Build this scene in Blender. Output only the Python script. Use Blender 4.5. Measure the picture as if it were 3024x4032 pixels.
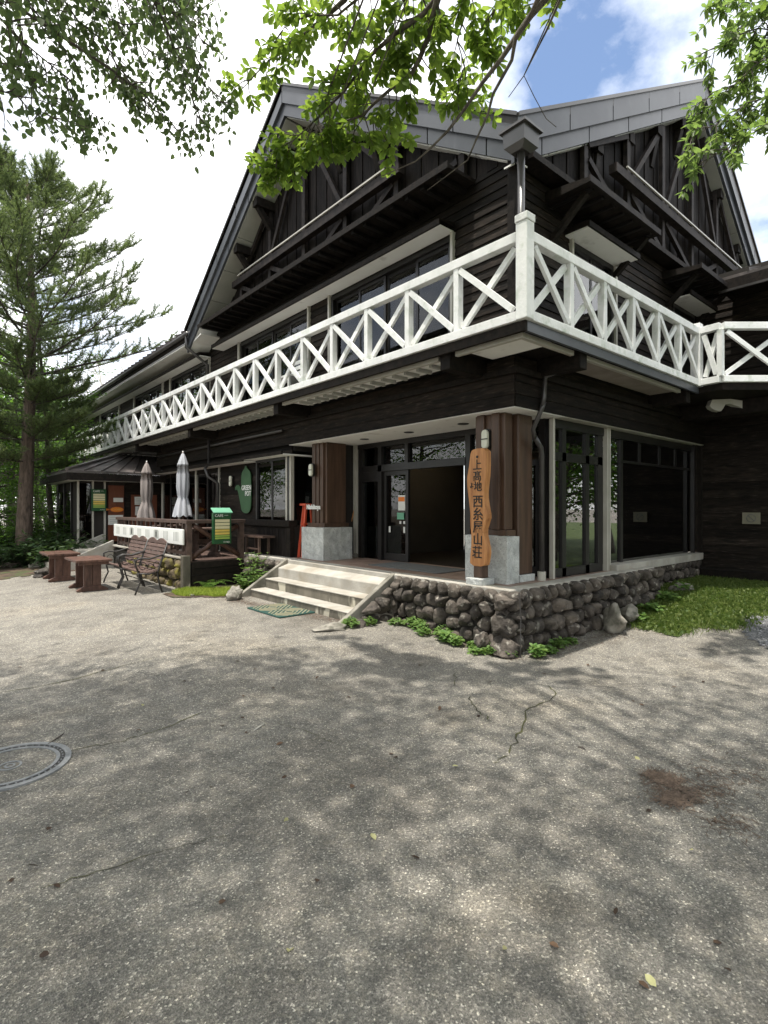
import bpy, math, random
import numpy as np
from mathutils import Vector, Matrix, noise
random.seed(7); RNG = np.random.default_rng(7)
scene = bpy.context.scene
for _o in list(bpy.data.objects): bpy.data.objects.remove(_o)
COL = scene.collection

# ------------------------------------------------------------------ camera, sky, sun, exposure
EYE = 1.7
FX, FY = .6526, .7577            # camera forward in plan (x runs along the right facade, y along the left one)
cam = bpy.data.cameras.new('camera'); cam.sensor_fit = 'HORIZONTAL'; cam.sensor_width = 36
cam.lens = 36 * 2126 / 3024; cam.clip_start = .05; cam.clip_end = 2000
cam.shift_y = -15 / 3024
camo = bpy.data.objects.new('camera', cam); COL.objects.link(camo)
camo.location = (0, 0, EYE); camo.rotation_euler = (math.radians(90), 0, math.atan2(FY, FX) - math.pi / 2)
scene.camera = camo

SUN = Vector((-.22, -.04, 1)).normalized()
world = bpy.data.worlds.new('World'); scene.world = world; world.use_nodes = True
nt = world.node_tree; nt.nodes.clear()
def N(t, tp, **k):
    n = t.nodes.new(tp)
    for a, b in k.items(): setattr(n, a, b)
    return n
sky = N(nt, 'ShaderNodeTexSky', sky_type='NISHITA', sun_disc=False)
sky.sun_elevation = math.asin(SUN.z); sky.sun_rotation = math.atan2(SUN.x, SUN.y)
bg1 = N(nt, 'ShaderNodeBackground'); bg1.inputs[1].default_value = .145
nt.links.new(sky.outputs[0], bg1.inputs[0])
tc = N(nt, 'ShaderNodeTexCoord')
sep = N(nt, 'ShaderNodeSeparateXYZ'); nt.links.new(tc.outputs['Generated'], sep.inputs[0])
den = N(nt, 'ShaderNodeMath', operation='ADD'); nt.links.new(sep.outputs[2], den.inputs[0]); den.inputs[1].default_value = .28
dm = N(nt, 'ShaderNodeMath', operation='MAXIMUM'); nt.links.new(den.outputs[0], dm.inputs[0]); dm.inputs[1].default_value = .1
vdiv = N(nt, 'ShaderNodeVectorMath', operation='DIVIDE'); nt.links.new(tc.outputs['Generated'], vdiv.inputs[0])
cmb = N(nt, 'ShaderNodeCombineXYZ')
for i in range(3): nt.links.new(dm.outputs[0], cmb.inputs[i])
nt.links.new(cmb.outputs[0], vdiv.inputs[1])
mp = N(nt, 'ShaderNodeMapping'); mp.inputs['Location'].default_value = (6.4, 4.4, .9); mp.inputs['Scale'].default_value = (1, 1, .6)
nt.links.new(vdiv.outputs[0], mp.inputs[0])
cn = N(nt, 'ShaderNodeTexNoise'); cn.inputs['Scale'].default_value = 1.9; cn.inputs['Detail'].default_value = 9; cn.inputs['Roughness'].default_value = .58
nt.links.new(mp.outputs[0], cn.inputs['Vector'])
cr = N(nt, 'ShaderNodeValToRGB'); cr.color_ramp.elements[0].position = .315; cr.color_ramp.elements[1].position = .55
nt.links.new(cn.outputs[0], cr.inputs[0])
cn2 = N(nt, 'ShaderNodeTexNoise'); cn2.inputs['Scale'].default_value = 1.3; cn2.inputs['Detail'].default_value = 5
nt.links.new(mp.outputs[0], cn2.inputs['Vector'])
cc = N(nt, 'ShaderNodeValToRGB'); cc.color_ramp.elements[0].position = .25; cc.color_ramp.elements[1].position = .5
cc.color_ramp.elements[0].color = (.66, .70, .76, 1); cc.color_ramp.elements[1].color = (1, 1, 1, 1)
nt.links.new(cn2.outputs[0], cc.inputs[0])
bg2 = N(nt, 'ShaderNodeBackground'); bg2.inputs[1].default_value = 1.5
nt.links.new(cc.outputs[0], bg2.inputs[0])
mx = N(nt, 'ShaderNodeMixShader'); nt.links.new(cr.outputs[0], mx.inputs[0])
nt.links.new(bg1.outputs[0], mx.inputs[1]); nt.links.new(bg2.outputs[0], mx.inputs[2])
wo = N(nt, 'ShaderNodeOutputWorld'); nt.links.new(mx.outputs[0], wo.inputs[0])

sl = bpy.data.lights.new('sun', 'SUN'); sl.energy = 4.3; sl.angle = math.radians(.9); sl.color = (1, .95, .86)
so = bpy.data.objects.new('sun', sl); COL.objects.link(so); so.location = (0, 0, 40)
so.rotation_euler = SUN.to_track_quat('Z', 'Y').to_euler()
scene.view_settings.view_transform = 'Standard'; scene.view_settings.look = 'None'
scene.view_settings.exposure = .66; scene.view_settings.gamma = 1

# ------------------------------------------------------------------ helpers
def cs(r, d, z=0.):              # plan position given metres right of / ahead of the photographer
    return Vector((FY * r + FX * d, -FX * r + FY * d, z))
def W(px, py, d):                # a point seen at photo pixel (px,py), d metres ahead
    return cs((px - 1512) / 2126 * d, d, EYE + (2001 - py) / 2126 * d)
def sm(a, b, t):
    t = min(1, max(0, (t - a) / (b - a))); return t * t * (3 - 2 * t)
def gz(x, y):                    # ground height
    h = .13 * sm(3.9, 5.9, y) * sm(.3, 2.6, x)
    h += .32 * sm(6.2, 10.5, x) * (1 - sm(4.5, 6, y)) * sm(-1.5, 2.2, y)
    return h
ORG = {}
def org(o): return ORG.get(o.name, Vector((0, 0, 0))) if o else Vector((0, 0, 0))
def tag(o, label=None, cat=None, group=None, kind=None):
    if label: o['label'] = label
    if cat: o['category'] = cat
    if group: o['group'] = group
    if kind: o['kind'] = kind
    return o
def thing(name, loc, label, cat, group=None, rz=0):
    o = bpy.data.objects.new(name, None); COL.objects.link(o); o.location = loc; o.rotation_euler.z = rz
    o.empty_display_size = .2
    ORG[o.name] = Vector(loc)
    return tag(o, label, cat, group)
def link(name, me, parent=None, loc=(0, 0, 0), rot=None, scale=None):
    o = bpy.data.objects.new(name, me); COL.objects.link(o); o.parent = parent; o.location = loc
    if rot is not None: o.rotation_euler = rot
    if scale is not None: o.scale = scale
    ORG[o.name] = org(parent) + Vector(loc)
    return o
class MB:
    def __init__(s): s.v = []; s.f = []
    def add(s, vs, fs):
        n = len(s.v); s.v += [tuple(v) for v in vs]; s.f += [tuple(i + n for i in f) for f in fs]; return s
    def box(s, x0, y0, z0, x1, y1, z1):
        if x0 > x1: x0, x1 = x1, x0
        if y0 > y1: y0, y1 = y1, y0
        if z0 > z1: z0, z1 = z1, z0
        return s.add([(x0,y0,z0),(x1,y0,z0),(x1,y1,z0),(x0,y1,z0),(x0,y0,z1),(x1,y0,z1),(x1,y1,z1),(x0,y1,z1)],
                     [(0,3,2,1),(4,5,6,7),(0,1,5,4),(1,2,6,5),(2,3,7,6),(3,0,4,7)])
    def hexa(s, a, b):           # two 4-point rings
        return s.add(list(a) + list(b), [(3,2,1,0),(4,5,6,7),(0,1,5,4),(1,2,6,5),(2,3,7,6),(3,0,4,7)])
    def beam(s, p, q, w, h, up=(0, 0, 1)):
        p = Vector(p); q = Vector(q); d = (q - p).normalized(); u = Vector(up)
        sd = d.cross(u).normalized(); u = sd.cross(d).normalized()
        a = [sd * -w/2 + u * -h/2, sd * w/2 + u * -h/2, sd * w/2 + u * h/2, sd * -w/2 + u * h/2]
        return s.hexa([p + t for t in a], [q + t for t in a])
    def tube(s, pts, rad, n=8, caps=True):
        pts = [Vector(p) for p in pts]; k = len(pts)
        if not hasattr(rad, '__len__'): rad = [rad] * k
        u = None; vs = []; fs = []
        for i, p in enumerate(pts):
            d = (pts[min(i + 1, k - 1)] - pts[max(i - 1, 0)]).normalized()
            if u is None: u = d.orthogonal().normalized()
            else: u = (u - d * u.dot(d)).normalized()
            w = d.cross(u)
            for j in range(n):
                a = 2 * math.pi * j / n; vs.append(p + (u * math.cos(a) + w * math.sin(a)) * rad[i])
        for i in range(k - 1):
            for j in range(n):
                fs.append((i*n+j, i*n+(j+1)%n, (i+1)*n+(j+1)%n, (i+1)*n+j))
        if caps: fs.append(tuple(range(n))[::-1]); fs.append(tuple(range((k-1)*n, k*n)))
        return s.add(vs, fs)
    def lathe(s, prof, c=(0, 0, 0), n=16):
        vs = []; fs = []; k = len(prof)
        for r, z in prof:
            for j in range(n):
                a = 2*math.pi*j/n; vs.append((c[0]+r*math.cos(a), c[1]+r*math.sin(a), c[2]+z))
        for i in range(k-1):
            for j in range(n): fs.append((i*n+j, i*n+(j+1)%n, (i+1)*n+(j+1)%n, (i+1)*n+j))
        fs.append(tuple(range(n))[::-1]); fs.append(tuple(range((k-1)*n, k*n)))
        return s.add(vs, fs)
    def prism(s, pts, off):      # polygon extruded by a vector
        n = len(pts); o = Vector(off); a = [Vector(p) for p in pts]
        return s.add(a + [p + o for p in a], [tuple(range(n))[::-1], tuple(range(n, 2*n))] + [(i, (i+1) % n, n+(i+1) % n, n+i) for i in range(n)])
    def mesh(s, name, mat, off=(0, 0, 0), smooth=False):
        me = bpy.data.meshes.new(name)
        ox, oy, oz = off
        me.from_pydata([(x-ox, y-oy, z-oz) for x, y, z in s.v], [], s.f)
        me.update()
        import bmesh as _b
        bm = _b.new(); bm.from_mesh(me); _b.ops.recalc_face_normals(bm, faces=bm.faces); bm.to_mesh(me); bm.free()
        if mat: me.materials.append(mat)
        if smooth: me.polygons.foreach_set('use_smooth', [True] * len(me.polygons))
        return me
    def build(s, name, mat, parent=None, smooth=False, bevel=0):
        o = link(name, s.mesh(name, mat, org(parent), smooth), parent)
        if bevel:
            b = o.modifiers.new('bevel', 'BEVEL'); b.width = bevel; b.segments = 2; b.limit_method = 'ANGLE'
        return o
def solo(mb, name, mat, label, cat, group=None, base=None, smooth=False, bevel=0):   # one-mesh thing, origin at its base
    a = np.array(mb.v)
    if base is None: base = (a[:, 0].mean(), a[:, 1].mean(), a[:, 2].min())
    o = link(name, mb.mesh(name, mat, base, smooth), None, base)
    if bevel:
        b = o.modifiers.new('bevel', 'BEVEL'); b.width = bevel; b.segments = 2; b.limit_method = 'ANGLE'
    return tag(o, label, cat, group)
def np_mesh(name, V, F, mat, smooth=False):   # F: (n,k) int array
    me = bpy.data.meshes.new(name); V = np.asarray(V, np.float32); F = np.asarray(F, np.int32)
    me.vertices.add(len(V)); me.vertices.foreach_set('co', V.ravel())
    k = F.shape[1]; me.loops.add(F.size); me.loops.foreach_set('vertex_index', F.ravel())
    me.polygons.add(len(F)); me.polygons.foreach_set('loop_start', np.arange(0, F.size, k, dtype=np.int32))
    me.polygons.foreach_set('loop_total', np.full(len(F), k, np.int32))
    if smooth: me.polygons.foreach_set('use_smooth', np.ones(len(F), bool))
    me.update(calc_edges=True)
    if mat: me.materials.append(mat)
    return me
def ordinal(i): return ['first','second','third','fourth','fifth','sixth','seventh','eighth','ninth','tenth','eleventh','twelfth','thirteenth','fourteenth','fifteenth','sixteenth','seventeenth','eighteenth','nineteenth','twentieth'][i]

# ------------------------------------------------------------------ materials
def M(name, c1, c2=None, scale=4., stretch=(1, 1, 1), rough=.6, bump=0., bscale=None, rand=0., spec=.4, metal=0., detail=6, ramp=(.35, .65), c3=None, s3=30., r3=(.6, .7), trans=0., rvar=0.):
    m = bpy.data.materials.new(name); m.use_nodes = True; t = m.node_tree; L = t.links.new
    b = t.nodes['Principled BSDF']; b.inputs['Roughness'].default_value = rough; b.inputs['Metallic'].default_value = metal
    b.inputs['Specular IOR Level'].default_value = spec
    g = N(t, 'ShaderNodeNewGeometry'); mpn = N(t, 'ShaderNodeMapping'); mpn.inputs['Scale'].default_value = stretch
    L(g.outputs['Position'], mpn.inputs[0])
    no = N(t, 'ShaderNodeTexNoise'); no.inputs['Scale'].default_value = scale; no.inputs['Detail'].default_value = detail; no.inputs['Roughness'].default_value = .6
    L(mpn.outputs[0], no.inputs['Vector'])
    c2 = c2 or c1
    r = N(t, 'ShaderNodeValToRGB'); e = r.color_ramp.elements
    e[0].position, e[1].position = ramp; e[0].color = (*c1, 1); e[1].color = (*c2, 1)
    L(no.outputs[0], r.inputs[0]); out = r.outputs[0]
    if c3:
        n3 = N(t, 'ShaderNodeTexNoise'); n3.inputs['Scale'].default_value = s3; n3.inputs['Detail'].default_value = 3
        L(mpn.outputs[0], n3.inputs['Vector'])
        k = N(t, 'ShaderNodeMapRange'); k.inputs[1].default_value, k.inputs[2].default_value = r3
        L(n3.outputs[0], k.inputs[0])
        mi = N(t, 'ShaderNodeMix', data_type='RGBA'); L(k.outputs[0], mi.inputs[0]); L(out, mi.inputs[6]); mi.inputs[7].default_value = (*c3, 1)
        out = mi.outputs[2]
    if rand:
        oi = N(t, 'ShaderNodeObjectInfo'); mr = N(t, 'ShaderNodeMapRange')
        mr.inputs[3].default_value = 1 - rand; mr.inputs[4].default_value = 1 + rand
        L(oi.outputs['Random'], mr.inputs[0])
        hs = N(t, 'ShaderNodeHueSaturation'); L(out, hs.inputs['Color']); L(mr.outputs[0], hs.inputs['Value']); out = hs.outputs[0]
    L(out, b.inputs['Base Color'])
    if rvar:
        rm = N(t, 'ShaderNodeMapRange'); rm.inputs[3].default_value = rough - rvar; rm.inputs[4].default_value = rough + rvar
        L(no.outputs[0], rm.inputs[0]); L(rm.outputs[0], b.inputs['Roughness'])
    if bump:
        nb = N(t, 'ShaderNodeTexNoise'); nb.inputs['Scale'].default_value = bscale or scale * 3; nb.inputs['Detail'].default_value = 6
        L(mpn.outputs[0], nb.inputs['Vector'])
        bp = N(t, 'ShaderNodeBump'); bp.inputs['Strength'].default_value = bump; bp.inputs['Distance'].default_value = .02
        L(nb.outputs[0], bp.inputs['Height']); L(bp.outputs[0], b.inputs['Normal'])
    return m
def leafmat(name, c1, c2, trans=.45, tcol=None, rough=.5):
    m = bpy.data.materials.new(name); m.use_nodes = True; t = m.node_tree; L = t.links.new
    b = t.nodes['Principled BSDF']; b.inputs['Roughness'].default_value = rough; b.inputs['Specular IOR Level'].default_value = .3
    g = N(t, 'ShaderNodeNewGeometry'); oi = N(t, 'ShaderNodeObjectInfo')
    ad = N(t, 'ShaderNodeMath', operation='ADD'); L(g.outputs['Random Per Island'], ad.inputs[0]); L(oi.outputs['Random'], ad.inputs[1])
    fr = N(t, 'ShaderNodeMath', operation='FRACT'); L(ad.outputs[0], fr.inputs[0])
    mi = N(t, 'ShaderNodeMix', data_type='RGBA'); L(fr.outputs[0], mi.inputs[0]); mi.inputs[6].default_value = (*c1, 1); mi.inputs[7].default_value = (*c2, 1)
    L(mi.outputs[2], b.inputs['Base Color'])
    tr = N(t, 'ShaderNodeBsdfTranslucent')
    tcol = tcol or (c2[0] * 2.2, c2[1] * 2.2, c2[2] * 1.2)
    m2 = N(t, 'ShaderNodeMix', data_type='RGBA'); L(fr.outputs[0], m2.inputs[0]); m2.inputs[6].default_value = (tcol[0]*.6, tcol[1]*.7, tcol[2]*.6, 1); m2.inputs[7].default_value = (*tcol, 1)
    L(m2.outputs[2], tr.inputs[0])
    ms = N(t, 'ShaderNodeMixShader'); ms.inputs[0].default_value = trans; L(b.outputs[0], ms.inputs[1]); L(tr.outputs[0], ms.inputs[2])
    L(ms.outputs[0], t.nodes['Material Output'].inputs[0]); return m
def glassmat(name, tint=(.75, .8, .78), refl=.12):
    m = bpy.data.materials.new(name); m.use_nodes = True; t = m.node_tree; L = t.links.new
    t.nodes.remove(t.nodes['Principled BSDF'])
    tr = N(t, 'ShaderNodeBsdfTransparent'); tr.inputs[0].default_value = (*tint, 1)
    gl = N(t, 'ShaderNodeBsdfGlossy'); gl.inputs['Roughness'].default_value = .015
    fr = N(t, 'ShaderNodeFresnel'); fr.inputs[0].default_value = 1.52
    mr = N(t, 'ShaderNodeMapRange'); mr.inputs[1].default_value = .04; mr.inputs[2].default_value = 1; mr.inputs[3].default_value = refl; mr.inputs[4].default_value = 1
    L(fr.outputs[0], mr.inputs[0])
    ms = N(t, 'ShaderNodeMixShader'); L(mr.outputs[0], ms.inputs[0]); L(tr.outputs[0], ms.inputs[1]); L(gl.outputs[0], ms.inputs[2])
    L(ms.outputs[0], t.nodes['Material Output'].inputs[0]); return m
def emit(name, c, s):
    m = bpy.data.materials.new(name); m.use_nodes = True; b = m.node_tree.nodes['Principled BSDF']
    b.inputs['Base Color'].default_value = (*c, 1); b.inputs['Emission Color'].default_value = (*c, 1); b.inputs['Emission Strength'].default_value = s
    return m
m_siding = M('stained_siding', (.006, .005, .004), (.023, .017, .013), 3, (1, 1, 8), .72, .3, 14, .5, .14, c3=(.05, .041, .034), s3=6, r3=(.58, .8), rvar=.12)
m_sidingv = M('stained_boards', (.006, .005, .005), (.019, .015, .013), 3, (8, 8, 1), .75, .25, 14, .35, .12)
m_dark = M('dark_timber', (.007, .006, .005), (.020, .015, .012), 5, (3, 3, 3), .7, .2, 20, .2, .14)
m_truss = M('truss_timber', (.011, .009, .009), (.034, .027, .024), 4, (2, 2, 2), .65, .2, 20, .2, .16)
m_white = M('white_paint', (.68, .69, .67), (.81, .81, .80), 4, (1, 1, 1), .5, .2, 45, .07, .4, c3=(.50, .54, .47), s3=7, r3=(.55, .78))
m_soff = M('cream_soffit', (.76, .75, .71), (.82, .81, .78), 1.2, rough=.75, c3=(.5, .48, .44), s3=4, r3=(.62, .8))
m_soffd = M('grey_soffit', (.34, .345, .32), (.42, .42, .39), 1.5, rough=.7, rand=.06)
m_fascia = M('fascia_metal', (.048, .052, .062), (.078, .083, .094), 1.3, rough=.38, rand=.10, spec=.5, bump=.03, bscale=3, c3=(.10, .104, .11), s3=3, r3=(.6, .85))
m_roofm = M('roof_metal', (.045, .04, .038), (.10, .085, .08), 2, rough=.42, rand=.12, spec=.5, c3=(.16, .14, .13), s3=6, r3=(.55, .8))
m_gut = M('gutter_metal', (.03, .028, .027), (.055, .05, .048), 3, rough=.3, spec=.6)
m_alu = M('aluminium_trim', (.38, .36, .31), (.46, .44, .39), 3, rough=.4, spec=.5)
m_frame = M('dark_frame', (.010, .009, .009), (.016, .014, .013), 4, rough=.35, spec=.4)
m_glass = glassmat('window_glass', (.72, .75, .73), .17)
m_glassr = glassmat('side_window_glass', (.6, .63, .6), .32)
m_glassu = glassmat('upper_window_glass', (.86, .88, .86), .05)
m_glassd = glassmat('door_glass', (.5, .52, .5), .06)
m_curt = M('curtain_lace', (.62, .61, .58), (.74, .73, .70), 8, (1, 1, .2), rough=.9)
m_blind = M('shoji_panel', (.24, .20, .175), (.32, .275, .245), 3, rough=.8)
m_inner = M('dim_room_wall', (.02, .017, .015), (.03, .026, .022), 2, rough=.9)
m_red = M('russet_plaster', (.055, .016, .012), (.075, .022, .016), 2, rough=.85)
m_colw = M('column_wood', (.048, .026, .016), (.088, .049, .030), 3, (5, 5, .4), .45, .12, 10, .06, .4)
m_gran = M('granite', (.36, .37, .36), (.52, .53, .51), 7, rough=.85, bump=.9, bscale=22, c3=(.24, .25, .24), s3=60, r3=(.55, .7))
m_conc = M('concrete', (.29, .272, .238), (.41, .388, .345), 3, rough=.85, bump=.25, bscale=40, c3=(.28, .25, .20), s3=2.2, r3=(.5, .72))
m_cheek = M('weathered_concrete', (.17, .158, .132), (.30, .28, .24), 3, (1, 1, .6), .88, .3, 40, c3=(.10, .095, .075), s3=3, r3=(.52, .7))
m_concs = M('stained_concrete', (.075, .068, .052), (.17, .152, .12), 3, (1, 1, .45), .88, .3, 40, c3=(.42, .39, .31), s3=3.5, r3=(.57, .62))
m_tile = M('terracotta_tile', (.20, .135, .105), (.27, .19, .155), 3, rough=.55, rand=.15, bump=.1, bscale=40)
m_stone = M('wall_stone', (.028, .023, .019), (.108, .090, .074), 7, rough=.82, bump=1., bscale=26, rand=.45, c3=(.27, .25, .215), s3=13, r3=(.60, .72))
m_stonem = M('mossy_stone', (.07, .055, .035), (.16, .125, .075), 5, rough=.9, bump=.9, bscale=20, rand=.35, c3=(.17, .15, .03), s3=5, r3=(.5, .62))
m_mort = M('earth_joint', (.018, .016, .013), (.03, .026, .02), 8, rough=.95, bump=.5)
m_rock = M('pale_rock', (.13, .12, .10), (.27, .25, .215), 5, rough=.85, bump=.8, bscale=18, rand=.1, c3=(.08, .08, .06), s3=9, r3=(.52, .7))
m_signw = M('sign_plank', (.33, .135, .042), (.50, .235, .085), 3.5, (7, 7, .5), .5, .15, 12, c3=(.21, .075, .025), s3=4, r3=(.58, .75))
m_ink = M('black_ink', (.012, .01, .009), rough=.5)
m_deckw = M('deck_timber', (.05, .031, .025), (.11, .07, .055), 4, (2, 2, 2), .6, .2, 15, .2)
m_tabw = M('table_timber', (.055, .026, .018), (.12, .062, .044), 4, (3, 3, 1), .5, .2, 15, .15)
m_bench = M('bench_slat', (.07, .043, .035), (.135, .085, .07), 5, (6, 1, 6), .6, .2, 15, .15)
m_iron = M('cast_iron', (.014, .013, .012), (.03, .025, .022), 9, rough=.5, spec=.5)
m_plast = M('white_plastic', (.74, .74, .70), (.80, .80, .77), 3, rough=.45)
m_slot = M('slot_grey', (.36, .37, .34), rough=.7)
m_green = M('board_green', (.012, .065, .022), (.018, .085, .03), 4, rough=.4)
m_greenl = M('mint_paint', (.11, .30, .19), (.14, .35, .23), 4, rough=.5)
m_pot = M('pot_green', (.03, .085, .034), (.042, .11, .045), 4, rough=.5)
m_yel = M('menu_yellow', (.62, .45, .09), (.68, .5, .12), 4, rough=.5)
m_cream = M('menu_cream', (.62, .56, .33), (.68, .62, .4), 4, rough=.5)
m_lime = M('menu_lime', (.30, .42, .08), rough=.5)
m_wtxt = M('white_lettering', (.75, .75, .72), rough=.5)
m_door = M('orange_door', (.12, .036, .016), (.16, .05, .024), 4, (4, 4, .6), .5)
m_orange = M('orange_board', (.62, .17, .02), rough=.5)
m_paper = M('paper_notice', (.62, .62, .58), rough=.8)
m_redp = M('red_paint', (.42, .05, .018), (.55, .08, .03), 5, rough=.45)
m_umb1 = M('grey_canvas', (.34, .35, .38), (.44, .45, .48), 4, (3, 3, .5), .85, .15, 30)
m_umb2 = M('taupe_canvas', (.21, .18, .168), (.28, .245, .23), 4, (3, 3, .5), .85, .15, 30)
m_lampg = M('lamp_glass', (.62, .62, .52), rough=.3)
m_lit = emit('lit_lamp', (1, .82, .5), 5.0)
m_mat = M('mat_green', (.015, .055, .045), rough=.7)
m_matr = M('mat_ridge', (.26, .235, .15), (.34, .31, .21), 20, rough=.8)
m_matg = M('grey_mat', (.10, .105, .105), (.15, .155, .155), 30, rough=.9)
m_cast = M('cast_cover', (.15, .155, .16), (.24, .245, .25), 20, rough=.45, bump=.2, bscale=60, spec=.5)
m_bark = M('pine_bark', (.050, .036, .028), (.15, .11, .085), 6, (2.5, 2.5, .6), .9, 1., 14)
m_bark2 = M('grey_bark', (.06, .05, .042), (.15, .13, .11), 8, (2, 2, .7), .9, .7, 20)
m_twig = M('twig_bark', (.035, .028, .024), (.085, .07, .06), 12, rough=.85)
m_needle = leafmat('pine_needles', (.05, .078, .040), (.12, .155, .06), .42, (.27, .34, .11))
m_leafA = leafmat('left_tree_leaf', (.05, .072, .04), (.10, .135, .06), .45, (.26, .36, .11))
m_leafB = leafmat('chestnut_leaf', (.065, .125, .022), (.11, .18, .035), .48, (.36, .49, .07))
m_leafC = leafmat('right_tree_leaf', (.07, .105, .04), (.12, .165, .06), .48, (.30, .42, .10))
m_leafF = leafmat('forest_leaf', (.022, .055, .014), (.075, .15, .03), .45, (.20, .36, .05))
m_leafS = leafmat('bamboo_grass_leaf', (.020, .042, .018), (.06, .095, .045), .3, (.12, .2, .05), .35)
m_weed = leafmat('weed_leaf', (.08, .17, .04), (.19, .29, .085), .4, (.26, .38, .09))
m_grassr = leafmat('lawn_blade', (.045, .085, .014), (.15, .185, .045), .35, (.17, .26, .05))
m_moss = leafmat('moss_grass', (.20, .28, .03), (.33, .38, .06), .35, (.4, .5, .08))
m_dry = M('dry_leaf', (.05, .03, .02), (.10, .06, .035), 20, rough=.85, rand=.5)
m_pale = M('pale_leaf', (.35, .33, .16), (.42, .4, .2), 20, rough=.8, rand=.3)
m_needl = M('needle_litter', (.075, .052, .038), (.135, .096, .07), 30, rough=.9)
m_crack = M('crack_fill', (.028, .028, .02), (.09, .09, .03), 5, rough=.95)
m_darksign = M('dim_plate', (.18, .17, .12), (.22, .2, .15), 6, rough=.7)

# ------------------------------------------------------------------ ground
def asphalt():
    m = bpy.data.materials.new('worn_asphalt'); m.use_nodes = True; t = m.node_tree; L = t.links.new
    b = t.nodes['Principled BSDF']; b.inputs['Roughness'].default_value = .82; b.inputs['Specular IOR Level'].default_value = .35
    g = N(t, 'ShaderNodeNewGeometry'); P = g.outputs['Position']
    def vor(s, feat='F1'):
        v = N(t, 'ShaderNodeTexVoronoi', feature=feat); v.inputs['Scale'].default_value = s; L(P, v.inputs['Vector']); return v
    def noi(s, d=5):
        n = N(t, 'ShaderNodeTexNoise'); n.inputs['Scale'].default_value = s; n.inputs['Detail'].default_value = d; L(P, n.inputs['Vector']); return n
    def ramp(src, pts):
        r = N(t, 'ShaderNodeValToRGB'); e = r.color_ramp.elements
        e[0].position, e[0].color = pts[0][0], (*pts[0][1], 1); e[1].position, e[1].color = pts[-1][0], (*pts[-1][1], 1)
        for p, c in pts[1:-1]: q = e.new(p); q.color = (*c, 1)
        L(src, r.inputs[0]); return r.outputs[0]
    def mix(f, a, c, mode='MIX'):
        k = N(t, 'ShaderNodeMix', data_type='RGBA', blend_type=mode)
        if isinstance(f, float): k.inputs[0].default_value = f
        else: L(f, k.inputs[0])
        L(a, k.inputs[6]); L(c, k.inputs[7]); return k.outputs[2]
    v1 = vor(135); sc = N(t, 'ShaderNodeSeparateColor'); L(v1.outputs['Color'], sc.inputs[0])
    agg = ramp(sc.outputs[0], [(0, (.12, .114, .103)), (.45, (.172, .164, .147)), (.8, (.22, .209, .186)), (.95, (.33, .313, .28)), (1, (.60, .57, .50))])
    v2 = vor(260); s2 = N(t, 'ShaderNodeSeparateColor'); L(v2.outputs['Color'], s2.inputs[0])
    fine = ramp(s2.outputs[1], [(0, (.7, .7, .7)), (.5, (1, 1, 1)), (1, (1.35, 1.32, 1.28))])
    col = mix(1., agg, fine, 'MULTIPLY')
    big = ramp(noi(.55, 7).outputs[0], [(.3, (.80, .78, .76)), (.5, (1, 1, 1)), (.7, (1.2, 1.16, 1.1))])
    col = mix(1., col, big, 'MULTIPLY')
    med = ramp(noi(3.2, 8).outputs[0], [(.35, (.80, .79, .78)), (.55, (1.05, 1.04, 1.02))])
    col = mix(1., col, med, 'MULTIPLY')
    v3 = vor(34); s3 = N(t, 'ShaderNodeSeparateColor'); L(v3.outputs['Color'], s3.inputs[0])
    col = mix(1., col, ramp(s3.outputs[2], [(0, (.86, .86, .87)), (.6, (1, 1, 1)), (1, (1.16, 1.14, 1.1))]), 'MULTIPLY')
    tar = ramp(noi(1.1, 4).outputs[0], [(.60, (1, 1, 1)), (.68, (.80, .79, .78))])
    col = mix(1., col, tar, 'MULTIPLY')
    L(col, b.inputs['Base Color'])
    nb = noi(170, 3)
    ad = N(t, 'ShaderNodeMath', operation='ADD'); L(v1.outputs['Distance'], ad.inputs[0]); L(nb.outputs[0], ad.inputs[1])
    bp = N(t, 'ShaderNodeBump'); bp.inputs['Strength'].default_value = .75; bp.inputs['Distance'].default_value = .006
    L(ad.outputs[0], bp.inputs['Height']); L(bp.outputs[0], b.inputs['Normal'])
    return m
m_asph = asphalt()
m_soil = M('forest_soil', (.035, .024, .016), (.10, .065, .042), 6, rough=.95, bump=.8, bscale=30, c3=(.05, .07, .02), s3=2, r3=(.5, .65))
m_grav = M('grey_gravel', (.07, .072, .075), (.22, .22, .22), 60, rough=.9, bump=1., bscale=70, ramp=(.4, .6))
m_lawn = M('lawn_soil', (.035, .06, .013), (.085, .115, .03), 5, rough=.95, bump=.5)
ax = np.unique(np.concatenate([np.linspace(-600, -30, 12), np.linspace(-30, -4, 12), np.arange(-4, 16, .25), np.linspace(16, 40, 10), np.linspace(40, 600, 12)]))
ay = np.unique(np.concatenate([np.linspace(-600, -30, 12), np.linspace(-30, -6, 12), np.arange(-6, 16, .25), np.linspace(16, 40, 10), np.linspace(40, 600, 12)]))
def sheet(name, xs, ys, mat, dz=0., keep=None, kind='structure'):
    nx, ny = len(xs), len(ys)
    V = [(x, y, gz(x, y) + dz) for y in ys for x in xs]
    F = [(j*nx+i, j*nx+i+1, (j+1)*nx+i+1, (j+1)*nx+i) for j in range(ny-1) for i in range(nx-1)
         if keep is None or keep((xs[i]+xs[i+1])/2, (ys[j]+ys[j+1])/2)]
    o = link(name, np_mesh(name, V, F, mat)); tag(o, kind=kind); return o
ground = sheet('ground', ax, ay, m_asph)
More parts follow.
